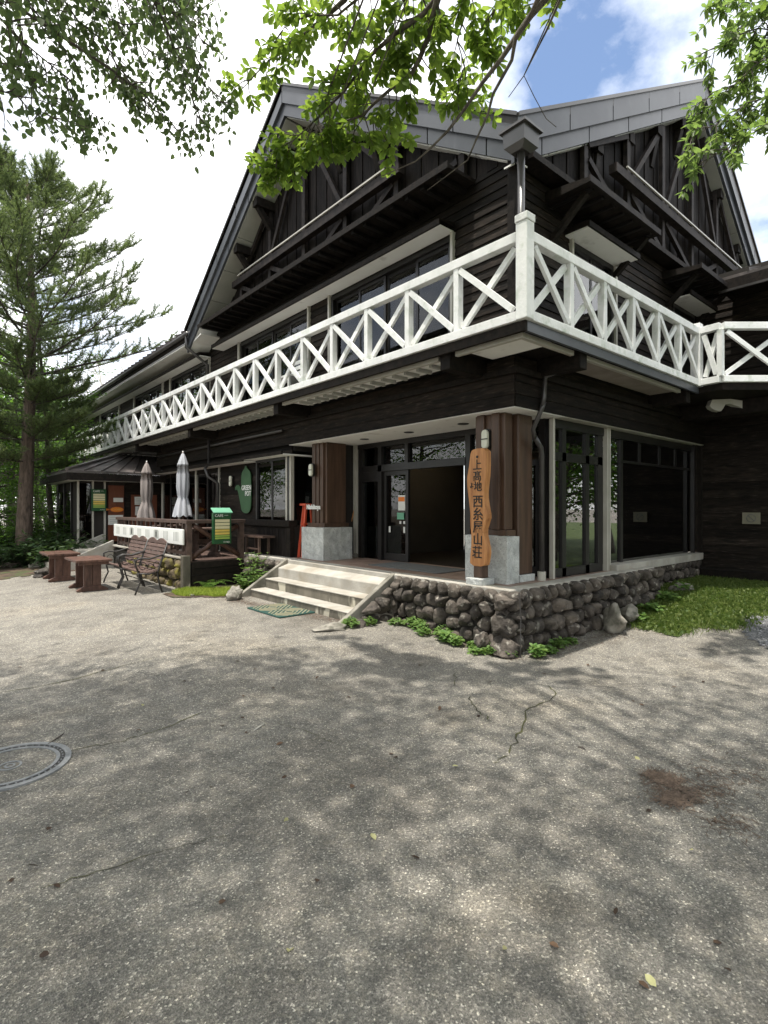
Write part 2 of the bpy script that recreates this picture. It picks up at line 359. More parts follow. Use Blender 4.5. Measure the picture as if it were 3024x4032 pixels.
def inpoly(x, y, poly):
    c = False; j = len(poly) - 1
    for i in range(len(poly)):
        xi, yi = poly[i]; xj, yj = poly[j]
        if (yi > y) != (yj > y) and x < (xj-xi)*(y-yi)/(yj-yi)+xi: c = not c
        j = i
    return c
def wob(x, y, a=.12): return a * (math.sin(x*3.1+y*1.7) + math.sin(x*7.3-y*5.1)*.6 + math.sin(y*11+x*2)*.4)
LAWN = [(7.75, 3.75), (7.35, 3.1), (8.1, 2.35), (9.2, 2.25), (9.9, 1.5), (10.6, .2), (11.8, -3), (16, -3), (16, 4.1), (9.2, 4.1)]
GRAV = [(7.9, 2.3), (7.6, 1.55), (7.3, .6), (7.3, -4), (12, -4), (11.0, .1), (9.6, 2.4), (8.3, 2.6)]
FOREST = [(-60, 9), (-12, 11.8), (-5, 13.6), (-1, 14.4), (1.1, 15.0), (2.6, 15.1), (3.1, 16.5), (3.2, 60), (-60, 90)]
fine = lambda a, b: np.arange(a, b, .06)
sheet('gravel_bed', fine(6.8, 12), fine(-4, 3), m_grav, .006, lambda x, y: inpoly(x + wob(x, y), y + wob(y, x), GRAV))
sheet('lawn_soil', fine(7.2, 16), fine(-3, 4.3), m_lawn, .012, lambda x, y: inpoly(x + wob(x, y), y + wob(y, x), LAWN))
sheet('forest_floor', np.concatenate([np.linspace(-60, -14, 20), np.arange(-14, 3.3, .2)]), np.concatenate([np.arange(10, 20, .2), np.linspace(20, 90, 30)]), m_soil, .010,
      lambda x, y: inpoly(x + wob(x, y, .2), y + wob(y, x, .2), FOREST))
VERGE = [(14, 2.0), (60, 2), (60, -60), (-20, -60), (-20, -9), (6, -8), (12, -4.5)]
sheet('grass_verge', np.arange(-20, 60, .8), np.arange(-60, 3, .8), m_lawn, .02, lambda x, y: inpoly(x + wob(x, y, .2), y, VERGE))
# bare mossy pocket of earth beside the steps
POCKET = [(3.95, 10.42), (3.35, 10.1), (3.45, 9.55), (3.9, 9.1), (4.35, 9.0), (5.2, 9.0), (5.2, 10.6), (4.0, 10.6)]
sheet('planting_pocket', fine(3.0, 5.5), fine(8.6, 11), m_soil, .012, lambda x, y: inpoly(x + wob(x, y, .05), y + wob(y, x, .05), POCKET))
# brown needle litter drifts in front of the steps and the stone wall
# cracks in the asphalt: thin strips, parts of the ground
def crack(pts, w=.012):
    P = []
    for a, b in zip(pts[:-1], pts[1:]):
        for k in range(6):
            t = k / 6; P.append((a[0]+(b[0]-a[0])*t + random.gauss(0, .014), a[1]+(b[1]-a[1])*t + random.gauss(0, .014)))
    P.append(pts[-1]); V = []; F = []
    for i, (x, y) in enumerate(P):
        q = P[min(i+1, len(P)-1)]; p = P[max(i-1, 0)]
        dx, dy = q[0]-p[0], q[1]-p[1]; l = math.hypot(dx, dy) or 1; ww = w * random.uniform(.3, 1.1) * (.3 if i in (0, len(P)-1) else 1)
        for s in (-1, 1): V.append((x - dy/l*ww*s/2, y + dx/l*ww*s/2, gz(x, y) + .004))
    for i in range(len(P)-1): F.append((2*i, 2*i+1, 2*i+3, 2*i+2))
    link('pavement_crack', np_mesh('pavement_crack', V, F, m_crack), ground)
def G(px, py, z=0.):
    d = 2126 * (EYE - z) / (py - 2001); c = cs((px-1512)/2126*d, d); return (c.x, c.y)
for pl, w in (([(2160, 2700), (2195, 2740), (2085, 2790), (2050, 2880), (2005, 2970)], .016), ([(1845, 2745), (1880, 2800), (1935, 2840)], .016),
              ([(2195, 2740), (2280, 2770)], .007), ([(0, 2730), (250, 2700), (450, 2660), (620, 2625)], .012), ([(1000, 2600), (1250, 2560), (1420, 2540)], .007),
              ([(230, 2965), (480, 2920), (620, 2880), (800, 2810)], .010), ([(2005, 2970), (1940, 3010)], .010), ([(1080, 2840), (1250, 2900), (1330, 2930)], .006),
              ([(1800, 2640), (1790, 2700)], .01), ([(150, 3500), (420, 3430), (700, 3340), (900, 3290)], .007)):
    crack([G(*p) for p in pl], w)

# ------------------------------------------------------------------ entrance terrace
ZP = .74; XK, YK = 5.22, 3.80          # terrace kerb lines
XW, YW = 5.5, 3.95                     # facade planes of the lodge
XB, YB = 4.72, 3.26                    # balcony front lines
ZS = 2.94                              # porch ceiling
ter = tag(thing('entrance_terrace', (XK, YK, 0), None, None), kind='structure')
MB().box(XK+.02, YK+.02, .0, 5.48, 10.68, ZP-.012).box(5.48, YK+.02, 0, 9.14, 4.06, ZP-.012).box(5.48, 4.06, 0, 11.4, 9.3, ZP-.012).build('slab', m_conc, ter)
def kerb(y0, y1, x0=XK, x1=5.47): MB().box(x0, y0, ZP-.13, x1, y1, ZP+.002).build('kerb', m_conc, ter, bevel=.012)
kerb(YK, 5.90); kerb(8.86, 10.68)
MB().box(5.475, YK, ZP-.13, 9.14, YK+.20, ZP+.002).build('kerb', m_conc, ter, bevel=.012)
tm = MB().box(0, 0, 0, .292, .292, .012).mesh('floor_tile', m_tile)
for i in range(4):
    for j in range(17):
        x = 5.49 + i*.30; y = 4.01 + j*.30
        if x < 6.5 and y < 9.1: link('floor_tile', tm, ter, Vector((x, y, ZP-.011)) - org(ter))
for i in range(9):
    x = 6.69 + i*.30
    if x < 9.1: link('floor_tile', MB().box(0, 0, 0, .292, .06, .012).mesh('floor_tile', m_tile), ter, Vector((x, 4.01, ZP-.011)) - org(ter))
# sloping apron above the steps + steps + cheek walls
stp = thing('entrance_steps', (4.5, 7.4, .1), 'pale concrete steps rising to the open entrance between sloping cheek walls', 'steps')
MB().hexa([(5.03, 5.92, .30), (5.47, 5.92, .30), (5.47, 5.92, ZP+.001), (5.03, 5.92, .60)], [(5.03, 8.84, .30), (5.47, 8.84, .30), (5.47, 8.84, ZP+.001), (5.03, 8.84, .60)]).build('landing_apron', m_conc, stp, bevel=.012)
for x0, x1, zb, z in ((4.76, 5.04, .05, .43), (4.47, 4.77, .02, .265)):
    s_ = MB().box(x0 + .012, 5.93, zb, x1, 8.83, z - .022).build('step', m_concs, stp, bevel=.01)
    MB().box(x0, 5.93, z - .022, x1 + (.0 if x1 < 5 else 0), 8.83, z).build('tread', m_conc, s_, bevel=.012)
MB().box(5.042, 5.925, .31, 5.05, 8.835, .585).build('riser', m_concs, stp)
for y0, y1, nm in ((5.83, 5.915, 0), (8.845, 8.93, 1)):
    MB().hexa([(4.24, y0, .0), (5.24, y0, .0), (5.24, y0, ZP+.02), (4.24, y0, .15)], [(4.24, y1, .0), (5.24, y1, .0), (5.24, y1, ZP+.02), (4.24, y1, .15)]).build('cheek_wall', m_cheek, stp, bevel=.012)

# ------------------------------------------------------------------ rubble walls: one mesh per stone
def clip(poly, a, b, c):          # keep a*x+b*y<=c
    o = []
    for i in range(len(poly)):
        p, q = poly[i-1], poly[i]; fp, fq = a*p[0]+b*p[1]-c, a*q[0]+b*q[1]-c
        if (fp < 0) != (fq < 0):
            t = fp/(fp-fq); o.append((p[0]+(q[0]-p[0])*t, p[1]+(q[1]-p[1])*t))
        if fq <= 0: o.append(q)
    return o
def stone_mesh(poly, frame, depth, rnd, mat, parent, nm='stone'):
    o, eu, ev, en = frame
    for _ in range(2 if rnd.random() < .35 else 1):            # round the corners
        P = []
        for i in range(len(poly)):
            p, q = poly[i], poly[(i+1) % len(poly)]
            P += [(p[0]*.78+q[0]*.22, p[1]*.78+q[1]*.22), (p[0]*.22+q[0]*.78, p[1]*.22+q[1]*.78)]
        poly = P
    n = 22; L = [0]
    for i in range(len(poly)): L.append(L[-1] + math.dist(poly[i], poly[(i+1) % len(poly)]))
    R = []; k = 0
    for j in range(n):
        t = L[-1]*j/n
        while L[k+1] < t: k += 1
        f = (t-L[k])/max(1e-6, L[k+1]-L[k]); p, q = poly[k], poly[(k+1) % len(poly)]
        R.append((p[0]+(q[0]-p[0])*f, p[1]+(q[1]-p[1])*f))
    cx = sum(p[0] for p in R)/n; cy = sum(p[1] for p in R)/n
    tu, tv = rnd.uniform(-.35, .35), rnd.uniform(-.35, .35)
    V = []; F = []
    rings = [(1.0, -.10), (1.0, .12), (.97, .45), (.88, .72), (.74, .9), (.52, .99), (.26, 1.0)]
    cuts = [(rnd.uniform(0, 6.28), rnd.uniform(.25, .75), rnd.uniform(.5, .95)) for _ in range(4)]; sd_ = rnd.uniform(0, 100); rad = math.sqrt(abs(sum(R[i-1][0]*R[i][1]-R[i][0]*R[i-1][1] for i in range(n)))/2/math.pi)
    ph = [rnd.uniform(0, 6.28) for _ in range(6)]; fq = [rnd.uniform(8, 22) for _ in range(6)]
    for sc, h in rings:
        for x, y in R:
            u, v = cx+(x-cx)*sc, cy+(y-cy)*sc
            nz = sum(math.sin(u*fq[i]+v*fq[(i+2) % 6]+ph[i]) for i in range(4))*.05
            w = depth*(h*(1+nz*1.2) + h*(tu*(u-cx)+tv*(v-cy))*3.5)
            if h > .2:
                for ca, sl, lim in cuts:      # broken facets
                    w = min(w, depth*(lim + .55 - sl*1.4*((u-cx)*math.cos(ca)+(v-cy)*math.sin(ca))/rad))
                w += .55*depth*h*noise.fractal(Vector((u*7+sd_, v*7, sd_)), 1., 2.1, 5)*.45
            w = max(w, -.1*depth)
            V.append(o + eu*(u+nz*.03*sc) + ev*(v+nz*.03*sc) + en*w)
    m = len(rings)
    for i in range(m-1):
        for j in range(n): F.append((i*n+j, i*n+(j+1) % n, (i+1)*n+(j+1) % n, (i+1)*n+j))
    V.append(sum((V[-k] for k in range(1, n+1)), Vector())/n + en*.003); c = len(V)-1
    for j in range(n): F.append(((m-1)*n+j, (m-1)*n+(j+1) % n, c))
    b = MB(); b.add(V, F); return b.build(nm, mat, parent, smooth=True)
def rubble(o, eu, ev, en, wid, hgt, size, parent, mat, seed, depth=.10, hfun=None, bot=0.):
    rnd = random.Random(seed); rows = max(2, round((hgt-bot)/size)); pts = []
    rh = (hgt-bot)/rows
    for j in range(rows):
        x = rnd.uniform(-.5, .2)*size
        while x < wid + size*.4:
            s = size*rnd.uniform(.65, 1.5); pts.append((x+s/2, bot+(j+.5)*rh + rnd.uniform(-.3, .3)*rh)); x += s
    for p in pts:
        poly = [(0, bot), (wid, bot), (wid, hgt), (0, hgt)]
        if hfun: poly = hfun(poly)
        for q in pts:
            if q is p or abs(q[0]-p[0]) > 3*size: continue
            a, b = q[0]-p[0], q[1]-p[1]; c = (q[0]**2+q[1]**2-p[0]**2-p[1]**2)/2
            l = math.hypot(a, b); poly = clip(poly, a, b, c - .012*l)
            if len(poly) < 3: break
        if len(poly) < 3: continue
        A = abs(sum(poly[i-1][0]*poly[i][1]-poly[i][0]*poly[i-1][1] for i in range(len(poly))))/2
        if A < .0022: continue
        stone_mesh(poly, (Vector(o), Vector(eu), Vector(ev), Vector(en)), depth*rnd.uniform(.6, 1.5)*(.7+min(.6, A*12)), rnd, mat, parent)
sw = thing('rubble_wall', (5.3, 4.8, 0), 'dark rounded rubble stone wall under the terrace, right of the steps', 'stone wall')
MB().box(XK-.005, YK, -.1, 5.3, 5.78, ZP-.12).build('joint_bed', m_mort, sw)
rubble((XK, 5.78, 0), (0, -1, 0), (0, 0, 1), (-1, 0, 0), 1.98, ZP-.01, .19, sw, m_stone, 11, .10)
# stones stepping down outside the cheek wall
def slope(poly): return clip(poly, -.62, 1, .62*0 + .10)
rubble((4.28, 5.78, 0), (1, 0, 0), (0, 0, 1), (0, -1, 0), .94, ZP-.02, .22, sw, m_stone, 5, .12, slope)
sw2 = thing('rubble_wall', (7, YK, 0), 'shaded rubble stone wall along the right side of the terrace beside the lawn', 'stone wall')
MB().box(5.3, YK-.005, -.1, 9.14, YK+.1, ZP-.12).build('joint_bed', m_mort, sw2)
rubble((5.16, YK, 0), (1, 0, 0), (0, 0, 1), (0, -1, 0), 4.0, ZP-.01, .20, sw2, m_stone, 23, .10)
rubble((9.14, YK, 0), (0, 1, 0), (0, 0, 1), (1, 0, 0), .3, ZP-.01, .16, sw2, m_stone, 24, .06)
sw3 = thing('rubble_wall', (5.2, 9.8, 0), 'short rubble stone wall between the café deck and the steps', 'stone wall')
MB().box(XK-.005, 9.0, -.1, 5.3, 10.6, ZP-.12).build('joint_bed', m_mort, sw3)
rubble((XK, 10.55, 0), (0, -1, 0), (0, 0, 1), (-1, 0, 0), 1.52, ZP-.04, .17, sw3, m_stone, 31, .10, None, .12)
MB().box(XK-.07, 10.56, 0, 5.45, 10.68, ZP+.01).build('end_pier', m_conc, sw3, bevel=.01)
sw4 = thing('rubble_wall', (10.2, 4.0, 0), 'low rubble stone base under the large right window', 'stone wall')
MB().box(9.15, 4.02, -.1, 11.7, 4.08, ZP).build('joint_bed', m_mort, sw4)
rubble((9.15, 4.02, 0), (1, 0, 0), (0, 0, 1), (0, -1, 0), 2.5, ZP-.0, .17, sw4, m_stone, 41, .06, None, .2)
# the big corner stones
def rock(name, c, sx, sy, sz, mat, seed, label=None, cat='rock', group=None, parent=None, rz=0., sub=4, flat=.0, rough=.16):
    rnd = random.Random(seed); import bmesh as _b
    bm = _b.new(); _b.ops.create_icosphere(bm, subdivisions=sub, radius=1)
    pl = [(Vector((rnd.gauss(0, 1), rnd.gauss(0, 1), rnd.gauss(0, .8))).normalized(), rnd.uniform(.45, .85)) for _ in range(16)]
    ph = [rnd.uniform(0, 6) for _ in range(6)]
    for v in bm.verts:
        p = v.co.copy()
        for nn, dd in pl:
            e = p.dot(nn) - dd
            if e > 0: p -= nn * e * .96
        p *= 1 + rough*.35*(math.sin(p.x*4+ph[0])*math.sin(p.y*5+ph[1]) + .6*math.sin(p.z*9+ph[2]+p.x*6) + .4*math.sin(p.y*13+ph[3]))
        p *= 1 + 1.0*rough*noise.fractal(p*2.2 + Vector((seed, 0, 0)), 1., 2.1, 5)
        if flat and p.z < -flat: p.z = -flat
        v.co = Vector((p.x*sx, p.y*sy, p.z*sz))
    me = bpy.data.meshes.new(name); bm.to_mesh(me); bm.free(); me.materials.append(mat)
    me.polygons.foreach_set('use_smooth', [True]*len(me.polygons))
    o = link(name, me, parent, Vector(c) - org(parent), (0, 0, rz))
    if label: tag(o, label, cat, group)
    return o
for c, s, sd in (((5.14, 3.84, .62), (.17, .20, .11), 1), ((5.13, 3.86, .36), (.19, .20, .17), 2), ((5.14, 3.78, .10), (.19, .21, .15), 3), ((5.07, 4.10, .10), (.13, .15, .13), 4),
                 ((5.36, 3.70, .64), (.10, .12, .09), 5)):
    rock('stone', c, *s, m_stone, 60+sd, parent=sw, rz=sd)
tag(sw, None)
MB().tube([(5.18, 3.655, .74), (5.19, 3.64, .45), (5.17, 3.63, .2), (5.18, 3.64, .0)], [.006]*4, 6).build('conduit', m_gut, sw)

# ------------------------------------------------------------------ the lodge
lod = thing('mountain_lodge', (XW, YW, 0), 'large black timber lodge with two steep gables and a wraparound white balcony', 'building')
YE = 28.0                                     # far end of the long wing
def part(mb, name, mat, parent=lod, **k): return mb.build(name, mat, parent, **k)
# walls as carcass sheets (behind the boards)
CL, ZL = 8.55, 9.3; CR, ZRR = 10.85, 9.47
def topL(y): return ZL - .50 - ((y-CL)*.70 if y > CL else (CL-y)*.625)
def topR(x): return ZRR - .50 - ((x-CR)*.667 if x > CR else (CR-x)*.572)
wl = part(MB().box(XW+.03, YW+.03, 2.96, XW+.08, 4.95, 5.42).prism([(XW+.03, YW+.03, 5.42), (XW+.03, YW+.03, topL(YW)), (XW+.03, CL, topL(CL)), (XW+.03, 13.0, topL(13.0)), (XW+.03, 13.0, 5.42)], (.05, 0, 0)).box(XW+.03, 13.0, 5.42, XW+.08, YE, 5.9), 'wall', m_inner)
wr = part(MB().prism([(XW+.081, YW+.03, 5.42), (XW+.081, YW+.03, topR(XW)), (CR, YW+.03, topR(CR)), (15.5, YW+.03, topR(15.5)), (15.5, YW+.03, 5.42)], (0, .05, 0)).box(XW+.081, YW+.03, 2.96, 6.78, YW+.08, 5.42).box(7.98, YW+.03, 2.96, 16, YW+.08, 5.42).box(6.78, YW+.03, 2.96, 7.98, YW+.08, 3.7), 'wall', m_inner)
def board(mb_parent, a, b, z0, z1, axis, out):   # lapped board, lower edge proud
    if axis == 'y':  # on left facade, faces -x
        m_ = MB().hexa([(XW-out-.016, a, z0), (XW-out+.02, a, z0), (XW-out+.02, a, z1), (XW-out, a, z1)], [(XW-out-.016, b, z0), (XW-out+.02, b, z0), (XW-out+.02, b, z1), (XW-out, b, z1)])
    else:
        m_ = MB().hexa([(a, YW-out-.016, z0), (b, YW-out-.016, z0), (b, YW-out+.02, z0), (a, YW-out+.02, z0)], [(a, YW-out, z1), (b, YW-out, z1), (b, YW-out+.02, z1), (a, YW-out+.02, z1)])
    m_.build('siding_board', m_siding, mb_parent)
WIN = [(4.95, 7.79), (8.5, 11.33), (13.02, 15.73), (16.4, 19.15), (20.97, 23.6)]     # upper windows on the long side
P_ = .115
gaps = [(YW+.02, 4.95), (7.79, 8.5), (11.33, 13.02), (15.73, 16.4), (19.15, 20.97), (23.6, YE)]
z = 3.60
while z < 5.40:
    for a, b in gaps: board(wl, a, b, z, z+P_, 'y', 0)
    z += P_
z = 5.46
while z < 5.95: board(wl, YW+.02, YE, z, z+P_, 'y', 0); z += P_
z = 3.60
while z < 5.95:
    if z < 5.38 - P_ * .5:
        board(wr, XW+.02, 6.78, z, z+P_, 'x', 0); board(wr, 7.98, 10.2, z, z+P_, 'x', 0); board(wr, 11.2, 11.7, z, z+P_, 'x', 0)
    else: board(wr, XW+.02, 11.7, z, z+P_, 'x', 0)
    z += P_
# fascia wall between porch ceiling and balcony (ground-floor head), boards
z = ZS
while z < 3.55:
    zz = min(z + .152, 3.56)
    board(wl, YW-.02, 16.9, z, zz, 'y', .03); board(wr, XW-.02, 11.7, z, zz, 'x', .03); z += .152
part(MB().box(XW-.06, YW-.06, 3.6, XW+.06, YW+.06, 6.0), 'corner_board', m_dark)
# ---- gable boards and trusses
RX = CR
def gable(par, axis, c, half, wall, topf):       # vertical boards under the rake, one object each
    w = .17; n = int(half*2/w)
    for i in range(n):
        a = c - half + i*w; mid = a + w/2
        top = topf(mid) + .02
        if top < 6.05: continue
        dz = (topf(a+w)-topf(a))/2; o = .004 if i % 2 else .018
        if axis == 'y': m_ = MB().hexa([(wall-o, a+.004, 5.98), (wall-o, a+w-.004, 5.98), (wall+.02, a+w-.004, 5.98), (wall+.02, a+.004, 5.98)], [(wall-o, a+.004, top-dz), (wall-o, a+w-.004, top+dz), (wall+.02, a+w-.004, top+dz), (wall+.02, a+.004, top-dz)])
        else: m_ = MB().hexa([(a+.004, wall-o, 5.98), (a+w-.004, wall-o, 5.98), (a+w-.004, wall+.02, 5.98), (a+.004, wall+.02, 5.98)], [(a+.004, wall-o, top-dz), (a+w-.004, wall-o, top+dz), (a+w-.004, wall+.02, top+dz), (a+.004, wall+.02, top-dz)])
        m_.build('gable_board', m_sidingv, par)
gable(wl, 'y', CL, 4.7, XW, topL)
gable(wr, 'x', RX, 5.2, YW, topR)
def truss(axis, c, hb, topf):
    def P(a, z, o): return (XW - o, a, z) if axis == 'y' else (a, YW - o, z)
    up = (1, 0, 0) if axis == 'y' else (0, 1, 0)
    t = part(MB().beam(P(c-hb, 6.65, .17), P(c+hb, 6.65, .17), .13, .12, up), 'gable_truss', m_truss)      # tie beam carries the rest
    MB().beam(P(c-hb+.3, 6.76, .24), P(c+hb-.3, 6.76, .24), .025, .025, up).build('tie_highlight', m_alu, t)  # pale strip standing in for the bright highlight along the beam's top
    st = [c + k*1.28 for k in range(-4, 5)]
    for s in st:
        top = topf(s) - .04
        if top > 6.3: MB().beam(P(s, 5.99, .075), P(s, top, .075), .10, .07, up).build('stud', m_truss, t)
    for s0, s1 in zip(st[:-1], st[1:]):
        m_ = (s0+s1)/2
        if m_ < c: a, b = s0, s1
        else: a, b = s1, s0
        if topf(a) < 6.1: continue
        MB().beam(P(a + (.06 if a < b else -.06), min(6.56, topf(a)-.12), .10), P(b + (-.06 if a < b else .06), 6.0, .10), .085, .06, up).build('brace', m_truss, t)
        tb = topf(b) - .1
        if tb > 7.1: MB().beam(P(a + (.05 if a < b else -.05), 6.76, .10), P(b + (-.06 if a < b else .06), tb, .10), .08, .06, up).build('brace', m_truss, t)
    return t
truss('y', CL, 2.75, topL); truss('x', RX, 3.2, topR)
# ---- ledges with rafter ends
lg = part(MB().box(4.95, 4.55, 5.93, XW, 12.4, 5.975), 'gable_ledge', m_dark)
MB().box(4.93, 4.53, 5.90, 4.95, 12.42, 5.985).build('edge_strip', m_dark, lg)
y = 4.7
rm = MB().box(4.99, 0, 5.80, XW, .07, 5.855).mesh('rafter_end', m_frame, (4.99, 0, 5.80))
while y < 12.3: link('rafter_end', rm, lg, Vector((4.99, y, 5.873)) - org(lg)); y += .30
lg2 = part(MB().box(5.55, 3.72, 5.90, 11.6, YW, 5.95), 'gable_ledge', m_dark)
MB().box(5.53, 3.70, 5.88, 11.6, 3.72, 5.96).build('edge_strip', m_dark, lg2)
def visor(x0, x1, y0=3.33):
    v = part(MB().hexa([(x0, y0, 5.66), (x1, y0, 5.66), (x1, YW, 5.66), (x0, YW, 5.66)], [(x0, y0, 5.72), (x1, y0, 5.72), (x1, YW, 5.80), (x0, YW, 5.80)]), 'window_visor', m_dark)
    MB().box(x0-.01, y0-.02, 5.655, x1+.01, y0, 5.735).build('edge_strip', m_truss, v)
    k = x0 + .12
    while k < x1-.1: MB().box(k, y0+.05, 5.63, k+.06, YW, 5.659).build('rafter_end', m_frame, v); k += .28
    for xx in (x0+.1, x1-.2):
        MB().beam((xx+.05, YW, 5.2), (xx+.05, y0+.12, 5.63), .07, .08, (1, 0, 0)).build('strut', m_dark, v)
    return v
visor(6.15, 8.15); visor(9.75, 11.4)
# ---- rakes: fascia panels, soffit, purlin brackets
def rake(a, b, inward, n, name, soff, jog=0.):
    # a: eave end, b: ridge end (top outer edge), inward: horizontal vector towards the wall, n panels
    a, b, iw = Vector(a), Vector(b), Vector(inward)
    fu = None
    for band, (z0, z1, off, th) in enumerate(((0, -.31, 0, .05), (-.31, -.52, .05, .045))):
        for i in range(n):
            g = .004
            p = a.lerp(b, i/n + (g if i else 0)/2); q = a.lerp(b, (i+1)/n - g/2)
            if band == 1: sft = .5/n; p = a.lerp(b, max(0, (i-.5)/n + g/2 if i else 0)); q = a.lerp(b, (i+.5)/n - g/2 if i < n-1 else 1)
            p = p + iw*off; q = q + iw*off; d = Vector((0, 0, 1))
            MB().hexa([p+d*z0, p+iw*th+d*z0, p+iw*th+d*z1, p+d*z1], [q+d*z0, q+iw*th+d*z0, q+iw*th+d*z1, q+d*z1]).build('fascia_panel', m_fascia, soff)
    MB().hexa([a+iw*-.03+Vector((0,0,.0)), a+iw*.12, a+iw*.12+Vector((0,0,.05)), a+iw*-.03+Vector((0,0,.05))], [b+iw*-.03, b+iw*.12, b+iw*.12+Vector((0,0,.05)), b+iw*-.03+Vector((0,0,.05))]).build('drip_edge', m_gut, soff)
Z = Vector((0, 0, 1))
C0 = Vector((5.36, 3.80, 6.33)); LRg = Vector((4.94, CL, ZL)); LEv = Vector((4.94, 13.2, 6.04)); RRg = Vector((CR, 3.62, ZRR)); REv = Vector((15.9, 3.70, 6.1))
def slab(pts, name, mat, th=.10, par=lod): return part(MB().prism(pts, (0, 0, -th)), name, mat, par)
XI = Vector((CR, CL, ZL)); XI2 = Vector((CR, CL, ZRR))
rf1 = slab([C0+Z*.0, XI, LRg], 'roof', m_roofm)
rf2 = slab([C0+Vector((.002, .002, 0)), RRg, XI2], 'roof', m_roofm)
rf3 = slab([LRg+Vector((0, .002, 0)), Vector((18, CL+.002, ZL)), Vector((18, 13.2, 6.04)), LEv], 'roof', m_roofm)
rf4 = slab([RRg+Vector((.002, 0, 0)), REv, Vector((15.9, 12, 6.1)), Vector((CR+.002, 12, ZRR))], 'roof', m_roofm)
inx = Vector((1, 0, 0)); iny = Vector((0, 1, 0))
rake(C0, LRg, inx, 5, 'r', rf1); rake(LEv, LRg, inx, 5, 'r', rf3); rake(C0+Vector((.0, .0, 0)), RRg, iny, 5, 'r', rf2); rake(REv, RRg, iny, 5, 'r', rf4)
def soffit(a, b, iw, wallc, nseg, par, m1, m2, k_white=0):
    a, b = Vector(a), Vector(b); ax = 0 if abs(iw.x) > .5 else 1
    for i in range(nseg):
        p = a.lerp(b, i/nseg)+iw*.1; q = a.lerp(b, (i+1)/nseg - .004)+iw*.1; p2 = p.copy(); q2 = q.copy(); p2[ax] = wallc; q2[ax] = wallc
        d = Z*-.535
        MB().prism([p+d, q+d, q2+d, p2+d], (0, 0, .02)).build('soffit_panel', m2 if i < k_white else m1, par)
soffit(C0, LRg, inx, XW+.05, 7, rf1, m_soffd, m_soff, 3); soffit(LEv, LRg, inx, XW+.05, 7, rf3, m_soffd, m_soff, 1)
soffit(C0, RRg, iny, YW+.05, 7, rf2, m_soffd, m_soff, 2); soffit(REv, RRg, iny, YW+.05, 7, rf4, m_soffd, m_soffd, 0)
def bracket(c, b, f, iw, wallc, par):            # purlin end with a diagonal stay under the soffit
    p = Vector(c).lerp(Vector(b), f) + Z*-.61; ax = 0 if abs(iw.x) > .5 else 1
    o = p + iw*.12; w = p.copy(); w[ax] = wallc
    br = MB().beam(o, w, .16, .17).build('purlin', m_dark, par)
    s = w.copy(); s.z -= .55
    MB().beam(s, o + iw*.08 - Z*.08, .10, .10, (0, 1, 0) if ax == 0 else (1, 0, 0)).build('stay', m_dark, par)
for f in (.54, .727, .914): bracket(LEv, LRg, f, inx, XW+.02, rf3)
for f in (.55, .78): bracket(C0, LRg, f, inx, XW+.02, rf1)
for f in (.38, .55, .72, .89): bracket(C0, RRg, f, iny, YW+.02, rf2)
for f in (.30, .52, .74, .92): bracket(REv, RRg, f, iny, YW+.02, rf4)
# white return panel where the gable meets the long eave
part(MB().hexa([(5.03, 12.45, 5.80), (XW, 12.45, 5.80), (XW, 12.45, 5.83), (5.03, 12.45, 5.83)], [(5.03, 13.2, 5.66), (XW, 13.2, 5.66), (XW, 13.2, 5.69), (5.03, 13.2, 5.69)]), 'eave_return', m_soff)
# valley: collector box and downpipe at the corner
hop = part(MB().hexa([(5.21, 3.63, 5.81), (5.37, 3.63, 5.81), (5.37, 3.79, 5.81), (5.21, 3.79, 5.81)], [(5.14, 3.56, 5.86), (5.42, 3.56, 5.86), (5.42, 3.84, 5.86), (5.14, 3.84, 5.86)])
           .hexa([(5.14, 3.56, 5.86), (5.42, 3.56, 5.86), (5.42, 3.84, 5.86), (5.14, 3.84, 5.86)], [(5.13, 3.55, 6.03), (5.43, 3.55, 6.03), (5.43, 3.85, 6.03), (5.13, 3.85, 6.03)]), 'rain_hopper', m_gut)
MB().box(5.10, 3.52, 6.031, 5.46, 3.88, 6.06).build('rim', m_gut, hop)
part(MB().tube([(5.28, 3.70, 5.86), (5.28, 3.70, 3.6)], .045, 12), 'downpipe', m_gut, smooth=True)
# long wing: eave, gutter, soffit, roof
part(MB().prism([(4.98, 13.22, 6.04), (9, 13.22, 7.9), (9, YE, 7.9), (4.98, YE, 6.04)], (0, 0, -.1)), 'roof', m_roofm)
rs = MB().beam((0, 0, 0), (4.02, 0, 1.84), .05, .07).mesh('roof_rib', m_roofm)
y = 13.5
while y < YE: link('roof_rib', rs, lod, Vector((4.96, y, 6.075)) - org(lod)); y += .38
part(MB().box(4.97, 13.26, 5.82, 5.02, YE, 5.96), 'eave_board', m_dark)
part(MB().tube([(4.93, 13.0, 5.93), (4.93, YE, 5.93)], .055, 10), 'gutter', m_gut, smooth=True)
part(MB().box(5.02, 13.26, 5.74, XW, YE, 5.765), 'eave_soffit', m_soff)
part(MB().tube([(4.93, 13.1, 5.92), (4.93, 13.1, 5.62), (5.42, 13.0, 5.25), (5.43, 12.98, 3.6)], .04, 8), 'downpipe', m_gut, smooth=True)
